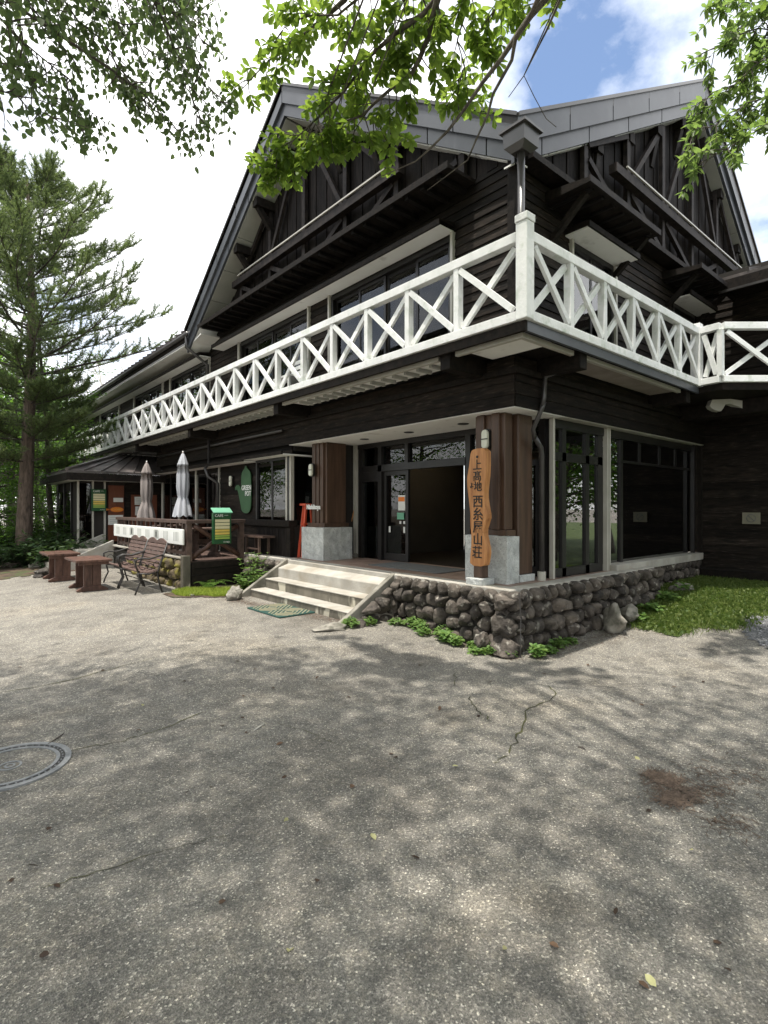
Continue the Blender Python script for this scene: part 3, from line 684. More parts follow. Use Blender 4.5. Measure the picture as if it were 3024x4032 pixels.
# window-head canopies: white underside, dark lip
def canopy(y0, y1):
    c = part(MB().box(5.20, y0, 5.43, XW-.02, y1, 5.45), 'window_canopy', m_soff)
    MB().box(5.17, y0-.02, 5.435, 5.199, y1, 5.50).build('lip', m_dark, c)
    MB().hexa([(5.17, y0-.02, 5.501), (XW-.02, y0-.02, 5.501), (XW-.02, y1, 5.501), (5.17, y1, 5.501)], [(5.17, y0-.02, 5.51), (XW-.02, y0-.02, 5.56), (XW-.02, y1, 5.56), (5.17, y1, 5.51)]).build('cover', m_dark, c)
canopy(4.92, 12.2); canopy(12.95, YE)
c_ = part(MB().box(6.62, 3.60, 5.37, 8.05, YW-.02, 5.39), 'window_canopy', m_soff)
MB().box(6.60, 3.57, 5.375, 8.07, 3.599, 5.45).build('lip', m_dark, c_); MB().box(6.60, 3.60, 5.391, 8.07, YW-.02, 5.46).build('cover', m_dark, c_)
c_ = part(MB().box(10.05, 3.60, 5.37, 11.3, YW-.02, 5.39), 'window_canopy', m_soff); MB().box(10.03, 3.57, 5.375, 11.3, 3.599, 5.45).build('lip', m_dark, c_)
# upper windows (long side): frame, sashes, panes, curtains, room behind
def wavy(p0, p1, z0, z1, nrm, amp=.025, k=24):
    p0, p1, nrm = Vector(p0), Vector(p1), Vector(nrm); m_ = MB(); V = []; F = []
    for i in range(k+1):
        t = i/k; q = p0.lerp(p1, t) + nrm*amp*math.sin(t*k*1.4 + i % 3*.4)
        V += [(q.x, q.y, z0), (q.x, q.y, z1)]
    for i in range(k): F.append((2*i, 2*i+2, 2*i+3, 2*i+1))
    return m_.add(V, F)
def window_y(y0, y1, z0, z1, n, cur, x=XW, fr=m_frame, par=lod, trim=True, gl=None):
    w = part(MB().box(x-.02, y0, z0, x+.10, y0+.06, z1).box(x-.02, y1-.06, z0, x+.10, y1, z1).box(x-.02, y0+.06, z1-.06, x+.10, y1-.06, z1).box(x-.02, y0+.06, z0, x+.10, y1-.06, z0+.07), 'window', fr, par)
    s = (y1-y0-.12)/n
    for i in range(n):
        a = y0+.06+i*s; xo = x+.02 + (.035 if i % 2 else 0)
        f = MB().box(xo, a, z0+.07, xo+.03, a+.045, z1-.06).box(xo, a+s-.045, z0+.07, xo+.03, a+s, z1-.06).box(xo, a+.045, z1-.11, xo+.03, a+s-.045, z1-.06).box(xo, a+.045, z0+.07, xo+.03, a+s-.045, z0+.14).build('sash', fr, w)
        MB().box(xo+.012, a+.045, z0+.14, xo+.018, a+s-.045, z1-.11).build('pane', gl or m_glassu, w)
        if cur[i] == 'c': wavy((x+.22, a, 0), (x+.22, a+s, 0), z0+.05, z1-.10, (1, 0, 0)).build('curtain', m_curt, w)
        if cur[i] == 'b': MB().box(x+.16, a, z0+.05, x+.17, a+s, z1-.05).build('shoji', m_blind, w)
    if trim:
        for yy in (y0-.045, y1): MB().box(x-.06, yy, z0, x+.02, yy+.045, z1+.03).build('trim', m_alu, w)
    return w
window_y(*WIN[0], 3.62, 5.40, 4, 'cbbc'); window_y(*WIN[1], 3.62, 5.40, 4, 'cbbc'); window_y(*WIN[2], 3.62, 5.40, 4, 'cbbc')
window_y(*WIN[3], 3.62, 5.40, 4, 'cbbc'); window_y(*WIN[4], 3.62, 5.40, 4, 'cbbc')
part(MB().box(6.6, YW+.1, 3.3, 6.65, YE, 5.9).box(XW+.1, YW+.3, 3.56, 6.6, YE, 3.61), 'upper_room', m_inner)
w2 = part(MB().box(6.78, YW-.02, 3.7, 6.84, YW+.1, 5.36).box(7.92, YW-.02, 3.7, 7.98, YW+.1, 5.36).box(6.84, YW-.02, 5.30, 7.92, YW+.1, 5.36).box(6.84, YW-.02, 3.7, 7.92, YW+.1, 3.78).box(7.36, YW+.02, 3.78, 7.41, YW+.07, 5.30), 'window', m_frame)
for a, b in ((6.84, 7.36), (7.41, 7.92)): MB().box(a, YW+.03, 3.78, b, YW+.036, 5.30).build('pane', m_glass, w2)
for xx in (6.735, 7.98): MB().box(xx, YW-.06, 3.7, xx+.045, YW+.02, 5.38).build('trim', m_alu, w2)
w3 = part(MB().box(10.2, YW-.02, 3.7, 10.26, YW+.1, 5.36).box(11.14, YW-.02, 3.7, 11.2, YW+.1, 5.36).box(10.26, YW-.02, 5.30, 11.14, YW+.1, 5.36), 'window', m_frame)
MB().box(10.26, YW+.03, 3.7, 11.14, YW+.036, 5.30).build('pane', m_glass, w3)

# ---- balcony slab, fascia, brackets, pale underside panels
bal = part(MB().box(XB+.03, YB+.03, 3.575, XW+.02, YE, 3.63).box(XW+.021, YB+.03, 3.575, 9.5, YW+.02, 3.63), 'balcony_floor', m_dark)
MB().box(XB-.01, YB-.01, 3.53, XB+.03, YE, 3.635).build('edge_board', m_dark, bal)
MB().box(XB+.031, YB-.01, 3.53, 9.46, YB+.029, 3.635).build('edge_board', m_fascia, bal)
for y in (4.43, 8.49, 12.54, 16.6, 20.65, 24.7):
    MB().box(XB+.06, y-.08, 3.36, XW-.02, y+.08, 3.574).build('bracket', m_dark, bal, bevel=.01)
    for k in range(1): MB().box(XB+.16, y+.25, 3.545, XW-.2, min(y+3.8, YE), 3.572).build('underside_panel', m_soff, bal)
    MB().box(XB+.10, y+.15, 3.50, XB+.15, min(y+3.9, YE), 3.555).build('rail_strip', m_alu, bal)
    k = y + .4
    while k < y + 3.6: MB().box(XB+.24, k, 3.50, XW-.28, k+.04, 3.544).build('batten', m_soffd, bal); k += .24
for x in (6.0, 9.2): MB().box(x-.08, YB+.06, 3.36, x+.08, YW-.02, 3.574).build('bracket', m_dark, bal, bevel=.01)
MB().box(XB+.16, YB+.12, 3.545, XW-.1, 4.2, 3.572).build('underside_panel', m_soff, bal)
MB().box(XB+.10, YB+.10, 3.50, XB+.15, 4.3, 3.555).build('rail_strip', m_alu, bal)
MB().box(XB+.151, YB+.10, 3.50, 5.85, YB+.15, 3.555).build('rail_strip', m_alu, bal)
MB().box(6.15, YB+.10, 3.50, 9.0, YB+.15, 3.555).build('rail_strip', m_alu, bal)
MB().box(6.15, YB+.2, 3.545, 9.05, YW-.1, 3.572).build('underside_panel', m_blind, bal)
part(MB().box(XW-.10, YW-.10, 3.33, XW-.049, 16, 3.40).box(XW-.049, YW-.10, 3.33, 11.7, YW-.049, 3.40), 'wall_ledge', m_dark)
part(MB().tube([(XW-.12, 16.5, 3.22), (XW-.12, 9.3, 3.22)], .03, 8), 'conduit_pipe', m_gut, smooth=True)
part(MB().tube([(6.0, 3.62, 3.40), (6.0, 3.84, 3.36), (6.0, 3.86, 3.10), (5.98, 3.87, 3.0), (6.42, 4.02, 2.62), (6.5, 4.06, 2.5)][:4] , .03, 8), 'downpipe', m_gut, smooth=True)
part(MB().tube([(6.0, 3.86, 3.05), (5.98, 3.88, 2.96), (6.0, 4.02, 2.72), (6.05, 4.03, 2.6)], .03, 8), 'downpipe', m_gut, smooth=True)
# porch ceiling
pc = part(MB().box(XW-.02, YW-.02, ZS-.012, 6.6, 9.2, ZS+.02), 'porch_ceiling', m_soff)
part(MB().box(6.601, YW-.02, ZS-.012, 11.7, 4.16, ZS+.02), 'window_head', m_alu)
for y in (5.2, 6.35, 7.5):
    MB().lathe([(.075, -.006), (.085, 0), (.085, .01)], (6.0, y, ZS-.014), 20).build('downlight', m_frame, pc)
# ---- entrance screen on x = 6.5
XD = 6.5
es = part(MB().box(XD-.03, 5.55, 2.38, XD+.08, 8.15, 2.50).box(XD-.03, 4.16, ZS-.10, XD+.08, 8.3, ZS-.013), 'entrance_screen', m_frame)
def mull(y, z0=ZP, z1=ZS-.10, w=.08): MB().box(XD-.03, y-w/2, z0, XD+.08, y+w/2, z1).build('mullion', m_frame, es)
for y in (8.22, 7.64, 5.52, 4.2): mull(y, w=.12 if y > 8 else .1)
mull(6.92, 2.50); 
MB().box(XD-.03, 7.69, 2.2, XD+.08, 8.16, 2.379).build('transom', m_frame, es)
def leaf(y0, y1, x, z1=2.38):
    l = MB().box(x, y0, ZP+.01, x+.05, y0+.07, z1).box(x, y1-.07, ZP+.01, x+.05, y1, z1).box(x, y0+.07, z1-.08, x+.05, y1-.07, z1).box(x, y0+.07, ZP+.01, x+.05, y1-.07, ZP+.14).build('sliding_leaf', m_frame, es)
    MB().box(x+.022, y0+.07, ZP+.14, x+.028, y1-.07, z1-.08).build('pane', m_glassd, es); return l
lf = leaf(6.92, 7.58, XD+.02); leaf(4.26, 5.46, XD+.02)
for a, b, z0, z1 in ((7.7, 8.16, ZP, 2.2), (7.7, 8.16, 2.50, ZS-.1), (6.97, 7.59, 2.50, ZS-.1), (5.57, 6.87, 2.50, ZS-.1), (4.25, 5.47, 2.5, ZS-.1)):
    MB().box(XD+.03, a, z0, XD+.036, b, z1).build('pane', m_glassd, es)
for dy in (8.30, 8.36): MB().box(XD-.06, dy, ZP, XD-.0, dy+.04, ZS-.013).build('trim', m_alu, es)
MB().box(XD+.012, 6.99, 1.66, XD+.018, 7.17, 1.93).build('notice', m_paper, es); MB().box(XD+.006, 7.0, 1.82, XD+.011, 7.16, 1.90).build('notice', m_orange, es)
MB().box(XD+.012, 7.02, 1.50, XD+.018, 7.20, 1.62).build('notice', m_greenl, es)
for yy, zz in ((7.11, 1.42), (7.01, 1.42), (7.40, 1.26), (7.01, 1.26), (5.50, 1.5), (5.50, 1.3)): MB().box(XD+.008, yy-.022, zz, XD+.014, yy+.022, zz+(.05 if zz == 1.42 else .11)).build('sticker', m_paper, es)
# inside the lobby
part(MB().box(6.68, 4.9, ZP+.005, 6.72, 5.5, ZS-.1), 'lobby_light_block', m_inner)  # added dark sheet, blocks the bright view out through the side glass
lob = part(MB().box(6.62, 8.3, ZP, 7.25, 8.35, ZS), 'lobby_wall', m_red); part(MB().box(7.25, 8.3, ZP, 9.6, 8.36, ZS), 'lobby_wall', m_inner); part(MB().box(6.2, 8.42, .5, 6.62, 8.5, 3.0), 'porch_end_wall', m_inner)  # far stretch of the red wall coloured near black as interior shade
part(MB().box(6.6, 4.17, ZS-.09, 11.6, 8.3, ZS-.05), 'lobby_ceiling', m_soff)
for x in (7.0, 7.5, 8.0, 8.5): part(MB().box(x, 4.2, ZS-.13, x+.12, 8.3, ZS-.091), 'ceiling_beam', m_colw)
part(MB().box(6.63, 4.2, ZP, 11.6, 8.3, ZP+.004), 'lobby_floor', m_dark)
part(MB().box(8.6, 5.0, ZP+.004, 9.2, 7.2, 1.75).box(8.9, 4.3, ZP+.004, 9.5, 4.9, 2.4), 'reception_counter', m_dark)
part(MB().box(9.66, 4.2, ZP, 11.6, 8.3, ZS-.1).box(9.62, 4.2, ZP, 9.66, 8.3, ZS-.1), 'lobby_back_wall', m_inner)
lp = part(MB().box(7.55, 7.28, 2.72, 7.85, 7.60, 2.80), 'lobby_lamp', m_lit); MB().box(7.69, 7.43, 2.801, 7.71, 7.45, 2.85).build('lamp_stem', m_frame, lp)
lp = part(MB().box(8.2, 7.35, 2.74, 8.45, 7.62, 2.81), 'lobby_lamp', m_lit); MB().box(8.32, 7.47, 2.811, 8.34, 7.49, 2.85).build('lamp_stem', m_frame, lp)
part(MB().box(6.72, 6.36, 2.66, 6.74, 6.52, 2.84), 'hanging_notice', m_paper)
# ---- glazed right side on y = 4.1
YG = 4.1
gs = part(MB().box(6.54, YG-.02, ZS-.13, 11.5, YG+.08, ZS-.013).box(6.62, YG, 2.36, 7.98, YG+.06, 2.48), 'side_screen', m_frame)
MB().box(6.50, YG-.06, ZP, 6.545, YG+.0, ZS-.013).build('trim', m_alu, gs)
MB().box(7.98, YG-.07, ZP, 8.02, YG+.0, ZS-.013).build('trim', m_alu, gs); MB().box(8.05, YG-.07, ZP, 8.09, YG+.0, ZS-.013).build('trim', m_alu, gs); MB().box(11.46, YG-.07, ZP+.09, 11.50, YG, ZS-.013).build('trim', m_frame, gs)
for x, w in ((6.58, .12), (6.88, .10), (7.52, .10), (7.90, .14), (8.60, .08)): MB().box(x-w/2, YG, ZP, x+w/2, YG+.06, ZS-.13).build('mullion', m_frame, gs)
for x in (9.3, 10.1, 10.8): MB().box(x-.04, YG+.02, 2.48, x+.04, YG+.06, ZS-.13).build('mullion', m_frame, gs)
MB().box(8.64, YG+.01, 2.44, 11.46, YG+.05, 2.48).build('transom', m_frame, gs)
MB().box(6.64, YG, ZP, 7.83, YG+.06, ZP+.12).build('bottom_rail', m_frame, gs)
for a, b, z0, z1 in ((6.64, 6.83, ZP+.12, 2.36), (6.93, 7.47, ZP+.12, 2.36), (7.57, 7.83, ZP+.12, 2.36), (6.64, 6.83, 2.48, ZS-.13), (6.93, 7.47, 2.48, ZS-.13), (7.57, 7.83, 2.48, ZS-.13), (8.1, 8.56, .84, 2.81), (8.64, 11.46, .84, 2.44), (8.64, 11.46, 2.48, 2.81)):
    MB().box(a, YG+.03, z0, b, YG+.036, z1).build('pane', m_glassr, gs)
part(MB().box(11.502, YG-.11, .84, 11.70, YG+.1, ZS-.013), 'window_jamb', m_dark)
part(MB().box(8.06, YW-.03, .70, 11.62, YG+.06, .83), 'window_sill', m_conc, bevel=.01)
# ---- right wing: wall coming forward, low roof
wg = part(MB().box(11.68, 2.62, -.1, 11.75, YW+.1, 3.5).box(11.75, 2.62, -.1, 15, 2.69, 3.5).box(11.68, .2, 3.5, 11.75, YW+.1, 6.2).box(11.75, .2, 3.5, 15, .27, 6.2), 'wing_wall', m_inner)
z = .55
while z < 5.8:
    y0_ = 2.6 if z < 3.4 else .2
    MB().hexa([(11.64, y0_, z), (11.68, y0_, z), (11.68, YW, z), (11.64, YW, z)], [(11.66, y0_, z+.15), (11.68, y0_, z+.15), (11.68, YW, z+.15), (11.66, YW, z+.15)]).build('siding_board', m_siding, wg); z += .15
part(MB().box(11.55, 2.58, -.05, 11.64, YW, .52), 'wing_plinth', m_dark)
wrf = part(MB().prism([(11.0, 3.4, 5.86), (11.0, -.4, 5.86), (14.2, -.4, 6.95), (14.2, 3.4, 6.95)], (0, 0, -.09)), 'wing_roof', m_roofm)
y = 3.0
while y > -.35: MB().beam((10.99, y, 5.885), (14.2, y, 6.978), .03, .05).build('standing_seam', m_roofm, wrf); y -= .42
part(MB().box(10.98, -.4, 5.60, 11.02, 3.42, 5.80).box(11.02, 3.38, 5.60, 11.7, 3.42, 5.80), 'wing_eave_board', m_dark)
part(MB().box(10.93, -.4, 5.57, 10.97, 3.44, 5.61), 'wing_gutter', m_gut)
part(MB().box(11.03, -.4, 5.66, 11.63, 3.37, 5.68), 'wing_soffit', m_dark)

# ---- white balcony railings (each bay: post + crossed braces)
def railing(name, runs, label, tall_first=False, ends=True):
    p0 = runs[0][0]; r = thing(name, (p0[0], p0[1], 3.64), label, 'railing'); first = True
    for (a, b, n) in runs:
        a = Vector((a[0], a[1], 0)); b = Vector((b[0], b[1], 0)); d = (b-a); L = d.length; d.normalize(); s = Vector((d.y, -d.x, 0))
        rz = math.atan2(d.y, d.x); st = L/n; ns = max(1, round(L/3.3))
        for i in range(ns):                      # rails come in lengths
            q0 = a + d*(L*i/ns + .0015); q1 = a + d*(L*(i+1)/ns - .0015)
            MB().beam(q0+Z*3.69, q1+Z*3.69, .09, .10).build('bottom_rail', m_white, r, bevel=.006)
            MB().beam(q0+Z*4.505, q1+Z*4.505, .10, .105).build('top_rail', m_white, r, bevel=.006)
        pm = MB().box(-.037, -.042, -.012, .037, .042, .703).mesh('post', m_white)
        bm1 = MB().beam((.05, .022, .02), (st-.05, .022, .67), .04, .068, (0, 0, 1)).mesh('brace', m_white)
        k = (st-.1)/2*.90
        bm2 = MB().beam((.05, -.022, .67), (st-.05, -.022, .02), .04, .068, (0, 0, 1)).mesh('brace', m_white)
        for i in range(n+1):
            q = a + d*st*i
            if not (i == 0): link('post', pm, r, q + Z*3.75 - org(r), (0, 0, rz))
            if i < n:
                link('brace', bm1, r, q + Z*3.75 - org(r), (0, 0, rz)); link('brace', bm2, r, q + Z*3.75 - org(r), (0, 0, rz))
    return r
r1 = railing('balcony_railing', [((XB, YB+.08), (XB, YB+.08+25*.826), 25)], 'long white railing of crossed timbers along the left balcony')
cp = MB().box(XB-.068, YB-.068, 3.636, XB+.068, YB+.068, 4.63).build('corner_post', m_white, r1, bevel=.008)
MB().box(XB-.076, YB-.076, 4.631, XB+.076, YB+.076, 4.71).build('post_cap', m_white, cp, bevel=.008)
railing('balcony_railing', [((XB+.08, YB), (9.40, YB), 6)], 'white railing of crossed timbers along the balcony above the right windows')
r3 = railing('balcony_railing', [((9.40, YB-.06), (9.36, 2.92), 1), ((9.38, 2.90), (9.38+.7577*3.9, 2.90-.6526*3.9), 4)], 'short white railing of crossed timbers angling off the far right balcony end')
MB().box(9.33, YB-.06, 3.63, 9.47, YB+.08, 4.63).build('corner_post', m_white, r3, bevel=.006)
part(MB().prism([(9.44, YB+.02, 3.53), (9.40, 2.90, 3.53), (9.40+.7577*3.9, 2.90-.6526*3.9, 3.53), (13.5, 4.0, 3.53), (9.5, 4.0, 3.53)], (0, 0, .10)), 'balcony_bay', m_dark)
part(MB().box(10.4, 2.55, 3.28, 10.75, 3.9, 3.52), 'bay_bracket', m_dark)
# carved pale beam end under the bay
cb = [(0, 0), (.06, .14), (.55, .16), (1.0, .10), (1.12, .02), (1.10, -.08), (.95, -.10), (.75, -.02), (.55, .05), (.42, .04), (.36, -.06), (.30, -.13), (.18, -.12), (.05, -.06)]
bo = W(2795, 1597, 9.0)
part(MB().prism([bo + Vector((FY*u*.63, -FX*u*.63, v*.7)) for u, v in cb], (FX*.12, FY*.12, 0)), 'carved_beam_end', m_alu)
# white slatted chair-like crate and a bench on the balcony
bc = thing('balcony_chair', (5.15, 8.6, 3.63), 'small white slatted chair standing behind the long railing', 'chair')
for x in (4.97, 5.35):
    for y in (8.35, 8.85): MB().box(x-.02, y-.02, 3.63, x+.02, y+.02, 4.05 if x < 5.2 else 4.4).build('leg', m_white, bc)
MB().box(4.95, 8.32, 4.05, 5.38, 8.88, 4.08).build('seat', m_white, bc)
for zz in (4.18, 4.28, 4.38): MB().box(5.33, 8.37, zz, 5.36, 8.83, zz+.06).build('back_slat', m_white, bc)

# ---- porch columns on granite blocks
def pcolumn(x, y, label, extra, bd=.66):
    c = thing('porch_column', (x, y, ZP), label, 'column')
    gb = MB(); n = 7
    def gface(nm): pass
    import bmesh as _b
    bm = _b.new(); _b.ops.create_cube(bm, size=1); _b.ops.subdivide_edges(bm, edges=bm.edges, cuts=9, use_grid_fill=True)
    rnd = random.Random(int(x*100+y*10))
    for v in bm.verts:
        e = sum(abs(abs(k)-.5) < 1e-4 for k in v.co)
        if e == 1: v.co *= 1 + rnd.uniform(-.012, .03)
        v.co += Vector((rnd.uniform(-.004, .004),)*3)
        v.co = Vector((v.co.x*bd, v.co.y*(.74 if not extra else .68), v.co.z*.60))
    me = bpy.data.meshes.new('granite_block'); bm.to_mesh(me); bm.free(); me.materials.append(m_gran)
    link('granite_block', me, c, Vector((x+bd/2, y+(.37 if not extra else .34), ZP+.30)) - org(c))
    cx, cy = x+.36, y+.37
    if extra:
        MB().box(x+.06, y+.06, ZP+.60, x+.27, y+.62, ZP+.68).build('plinth_board', m_colw, c, bevel=.006)
        MB().box(x+.09, y+.10, ZP+.68, x+.26, y+.58, ZS-.012).build('shaft', m_colw, c, bevel=.012)
        MB().box(x+.045, y+.16, ZP+.68, x+.0895, y+.28, ZS-.012).build('shaft', m_colw, c, bevel=.008); MB().box(x+.045, y+.40, ZP+.68, x+.0895, y+.52, ZS-.012).build('shaft', m_colw, c, bevel=.008)
        MB().box(5.88, 4.16, ZP+.09, 6.20, 4.62, ZS-.012).build('side_post', m_colw, c, bevel=.02)
        MB().box(5.87, 4.13, ZP, 6.21, 4.64, ZP+.09).build('footing', m_gran, c, bevel=.006)
        MB().tube([(6.05, 4.03, 2.62), (6.22, 4.05, 2.5), (6.27, 4.07, 2.4), (6.27, 4.07, ZP+.12)], .035, 10).build('downpipe', m_gut, c, smooth=True)
        MB().lathe([(.055, 0), (.055, .12)], (6.27, 4.07, ZP), 12).build('pipe_shoe', m_alu, c)
        return c
    s = MB().box(cx-.28, cy-.29, ZP+.60, cx+.28, cy+.29, ZP+.68).build('plinth_board', m_colw, c, bevel=.006)
    for dx, dy, w, w2 in ((.02, 0, .22, .25), (-.21, -.13, .03, .05), (-.21, .0, .03, .045), (-.21, .13, .03, .05)):
        MB().box(cx+dx-w, cy+dy-w2, ZP+.68, cx+dx+w, cy+dy+w2, ZS-.012).build('shaft', m_colw, c, bevel=.006)
    return c
pcolumn(5.58, 8.17, 'russet wooden column on a granite block left of the entrance', False)
pcolumn(5.58, 4.12, 'russet clustered wooden column on a granite block behind the carved sign', True, .26)

# ---- café front on the long side
XC = 5.55
cf = part(MB().box(XC+.05, 9.24, ZP-.2, XC+.1, 10.62, 1.36).box(XC+.05, 10.62, 0, XC+.1, 12.6, 3.0).box(XC+.05, 12.6, 0, XC+.1, 17, .72).box(XC+.05, 9.2, 2.84, XC+.1, 17, 3.0).box(XC+.101, 9.24, ZP-.2, 6.5, 9.29, 1.36).box(XC+.101, 9.24, 2.84, 6.6, 9.29, 3.0).box(6.2, 8.5, ZP-.2, 6.25, 9.24, 3.0), 'cafe_wall', m_inner)
z = .62
while z < 2.94:
    zz = z + .14
    if zz <= 1.36: board(cf, 9.24, 12.6, z, zz, 'y', -.07)
    elif zz < 2.70: board(cf, 10.66, 12.6, z, zz, 'y', -.07)
    else: board(cf, 9.24, 16.9, z, zz, 'y', -.07)
    z += .14
k = 9.26
while k < 10.6: MB().box(XC-.012, k, .72, XC+.01, k+.11, 1.30).build('dado_board', m_sidingv, cf); k += .118
MB().box(XC-.08, 9.2, 1.33, XC+.12, 12.6, 1.46).build('window_shelf', m_dark, cf, bevel=.008)
MB().box(XC-.05, 9.2, ZP, XC+.05, 9.32, 1.33).build('corner_post', m_dark, cf)
MB().box(XC-.02, 9.22, 1.46, XC+.05, 9.28, 2.73).build('trim', m_alu, cf); MB().box(XC-.03, 9.36, 1.46, XC+.04, 9.41, 2.73).build('trim', m_alu, cf)
MB().box(XC-.02, 9.285, 1.46, XC+.06, 9.355, 2.73).build('mullion', m_frame, cf); MB().box(XC-.03, 10.60, 1.46, XC+.05, 10.66, 2.73).build('trim', m_frame, cf)
MB().box(XC-.03, 9.41, 2.68, XC+.08, 10.60, 2.73).build('mullion', m_frame, cf); MB().box(XC, 9.98, 1.46, XC+.05, 10.03, 2.68).build('mullion', m_frame, cf)
MB().box(XC+.01, 9.41, 1.46, XC+.016, 10.6, 2.68).build('pane', m_glassd, cf)
MB().box(XC+.1, 9.255, 1.46, 6.15, 9.261, 2.73).build('pane', m_glassd, cf)
hc = MB().box(5.28, 9.12, 2.73, XC+.06, 10.72, 2.755).build('window_head', m_soff, cf); MB().box(XC+.061, 9.12, 2.73, 6.2, 9.24, 2.755).build('window_head', m_soff, cf)
MB().box(5.25, 9.10, 2.735, 5.279, 10.74, 2.80).build('lip', m_dark, cf)
MB().box(5.28, 10.75, 2.70, XC+.06, 16.6, 2.725).build('window_head', m_soff, cf); MB().box(5.25, 10.74, 2.705, 5.279, 16.6, 2.77).build('lip', m_dark, cf)
for y in (12.6, 14.05, 15.3, 16.67):
    MB().box(XC-.02, y-.03, .66, XC+.06, y+.03, 2.70).build('trim', m_alu, cf)
for a, b in ((12.63, 14.02), (14.08, 15.27), (15.33, 16.64)):
    MB().box(XC+.02, a, .72, XC+.026, b, 2.70).build('pane', m_glassd, cf); MB().box(XC, (a+b)/2-.03, .72, XC+.04, (a+b)/2+.03, 2.70).build('mullion', m_frame, cf)
part(MB().box(8.6, 9.35, .6, 8.65, 17, 3.0).box(5.7, 9.35, .6, 8.6, 17, .66).box(5.7, 9.35, 2.86, 8.6, 17, 2.9), 'cafe_room', m_inner)
part(MB().tube([(XW-.16, 12.72, 3.36), (XW-.16, 12.72, 2.75), (5.20, 12.62, 2.66), (5.20, 11.0+1.45, 2.45), (5.42, 12.4, 2.3), (5.42, 12.4, .7)], .035, 8), 'downpipe', m_gut, smooth=True)

# ---- hip-roofed annex at the far end of the café
AX0, AX1, AY0, AY1 = 3.35, XC+.4, 17.0, 20.4
an = thing('annex', (AX0, AY0, 0), 'low dark annex with a hipped metal roof and an orange door', 'building')
wa = MB().box(AX0+.02, AY0+.06, 0, AX1, AY0+.12, 2.5).box(AX0+.06, AY0+.12, 0, AX0+.12, AY1, 2.5).build('wall', m_inner, an)
ex0, ey0, ey1, ez, rz_ = 2.98, 16.42, 20.6, 2.72, 3.42; ry = 18.5; rx = 4.9
def rpanels(A, B, C, D, n, name):   # eave A->B, ridge D->C
    A, B, C, D = map(Vector, (A, B, C, D)); first = None
    for i in range(n):
        f0, f1 = i/n, (i+1)/n
        P = [A.lerp(B, f0), A.lerp(B, f1), D.lerp(C, f1), D.lerp(C, f0)]
        o = MB().prism(P, (0, 0, -.06)).build('roof_panel', m_roofm, an)
        MB().beam(P[0]+Z*.012, P[3]+Z*.012, .03, .045).build('seam', m_roofm, o)
rpanels((ex0, ey0, ez), (AX1, ey0, ez), (AX1, ry, rz_), (rx, ry, rz_), 7, 'r'); rpanels((ex0, ey1, ez), (ex0, ey0+.001, ez), (rx, ry-.001, rz_), (rx, ry, rz_), 8, 'r')
MB().beam((rx, ry, rz_+.03), (AX1, ry, rz_+.03), .12, .05).beam((rx, ry, rz_+.03), (ex0, ey0, ez+.03), .10, .05).build('ridge_cap', m_roofm, an)
MB().box(ex0, ey0+.0, 2.46, ex0+.05, ey1, 2.659).box(ex0+.05, ey0, 2.46, AX1, ey0+.05, 2.659).build('eave_board', m_dark, an)
MB().box(ex0+.05, ey0+.05, 2.47, AX1, AY0+.06, 2.49).box(ex0+.05, AY0+.06, 2.47, AX0+.06, ey1, 2.49).build('soffit', m_soff, an)
for x, m_ in ((3.35, m_alu), (3.72, m_alu), (4.03, m_alu)): MB().box(x, AY0, .74, x+.045, AY0+.06, 2.46).build('post', m_, an)
k = .76
while k < 2.4: MB().box(4.6, AY0+.03, k, AX1, AY0+.06, k+.135).build('siding_board', m_siding, an); k += .14
MB().box(3.40, AY0+.03, .76, 3.71, AY0+.036, 2.4).build('pane', m_glassd, an)
dr = MB().box(4.14, AY0-.005, .74, 4.56, AY0+.055, 2.36).build('door', m_door, an)
k = .8
for k in np.arange(.8, 2.3, .11): MB().box(4.17, AY0-.016, k, 4.53, AY0-.006, k+.09).build('door_slat', m_door, dr)
MB().box(4.76, AY0-.005, .9, 5.5, AY0+.025, 2.1).build('orange_panel', m_door, an)
for y in (17.9, 18.9, 19.8): MB().box(AX0-.0, y-.03, .3, AX0+.06, y+.03, 2.46).build('post', m_frame, an)
MB().box(AX0+.02, 18.0, 1.0, AX0+.026, 19.75, 2.2).build('pane', m_glassd, an)
MB().box(AX0, AY0+.1, .1, AX0+.06, AY1, .75).build('plinth', m_concs, an)
# annex steps
a_s = thing('annex_steps', (3.3, 16.4, .13), 'mossy concrete steps with a sloping side wall before the annex door', 'steps')
for x0, z1 in ((2.5, .3), (2.8, .46), (3.1, .62)): MB().box(x0, 15.6, .08, x0+.31 if x0 < 3 else 4.0, 16.9, z1).build('step', m_conc, a_s, bevel=.012)
MB().hexa([(2.2, 16.9, .05), (4.0, 16.9, .05), (4.0, 16.9, .96), (2.2, 16.9, .2)], [(2.2, 17.05, .05), (4.0, 17.05, .05), (4.0, 17.05, .96), (2.2, 17.05, .2)]).build('side_wall', m_conc, a_s, bevel=.012)
MB().hexa([(2.4, 15.45, .05), (3.9, 15.45, .05), (3.9, 15.45, .86), (2.4, 15.45, .22)], [(2.4, 15.58, .05), (3.9, 15.58, .05), (3.9, 15.58, .86), (2.4, 15.58, .22)]).build('side_wall', m_conc, a_s, bevel=.012)

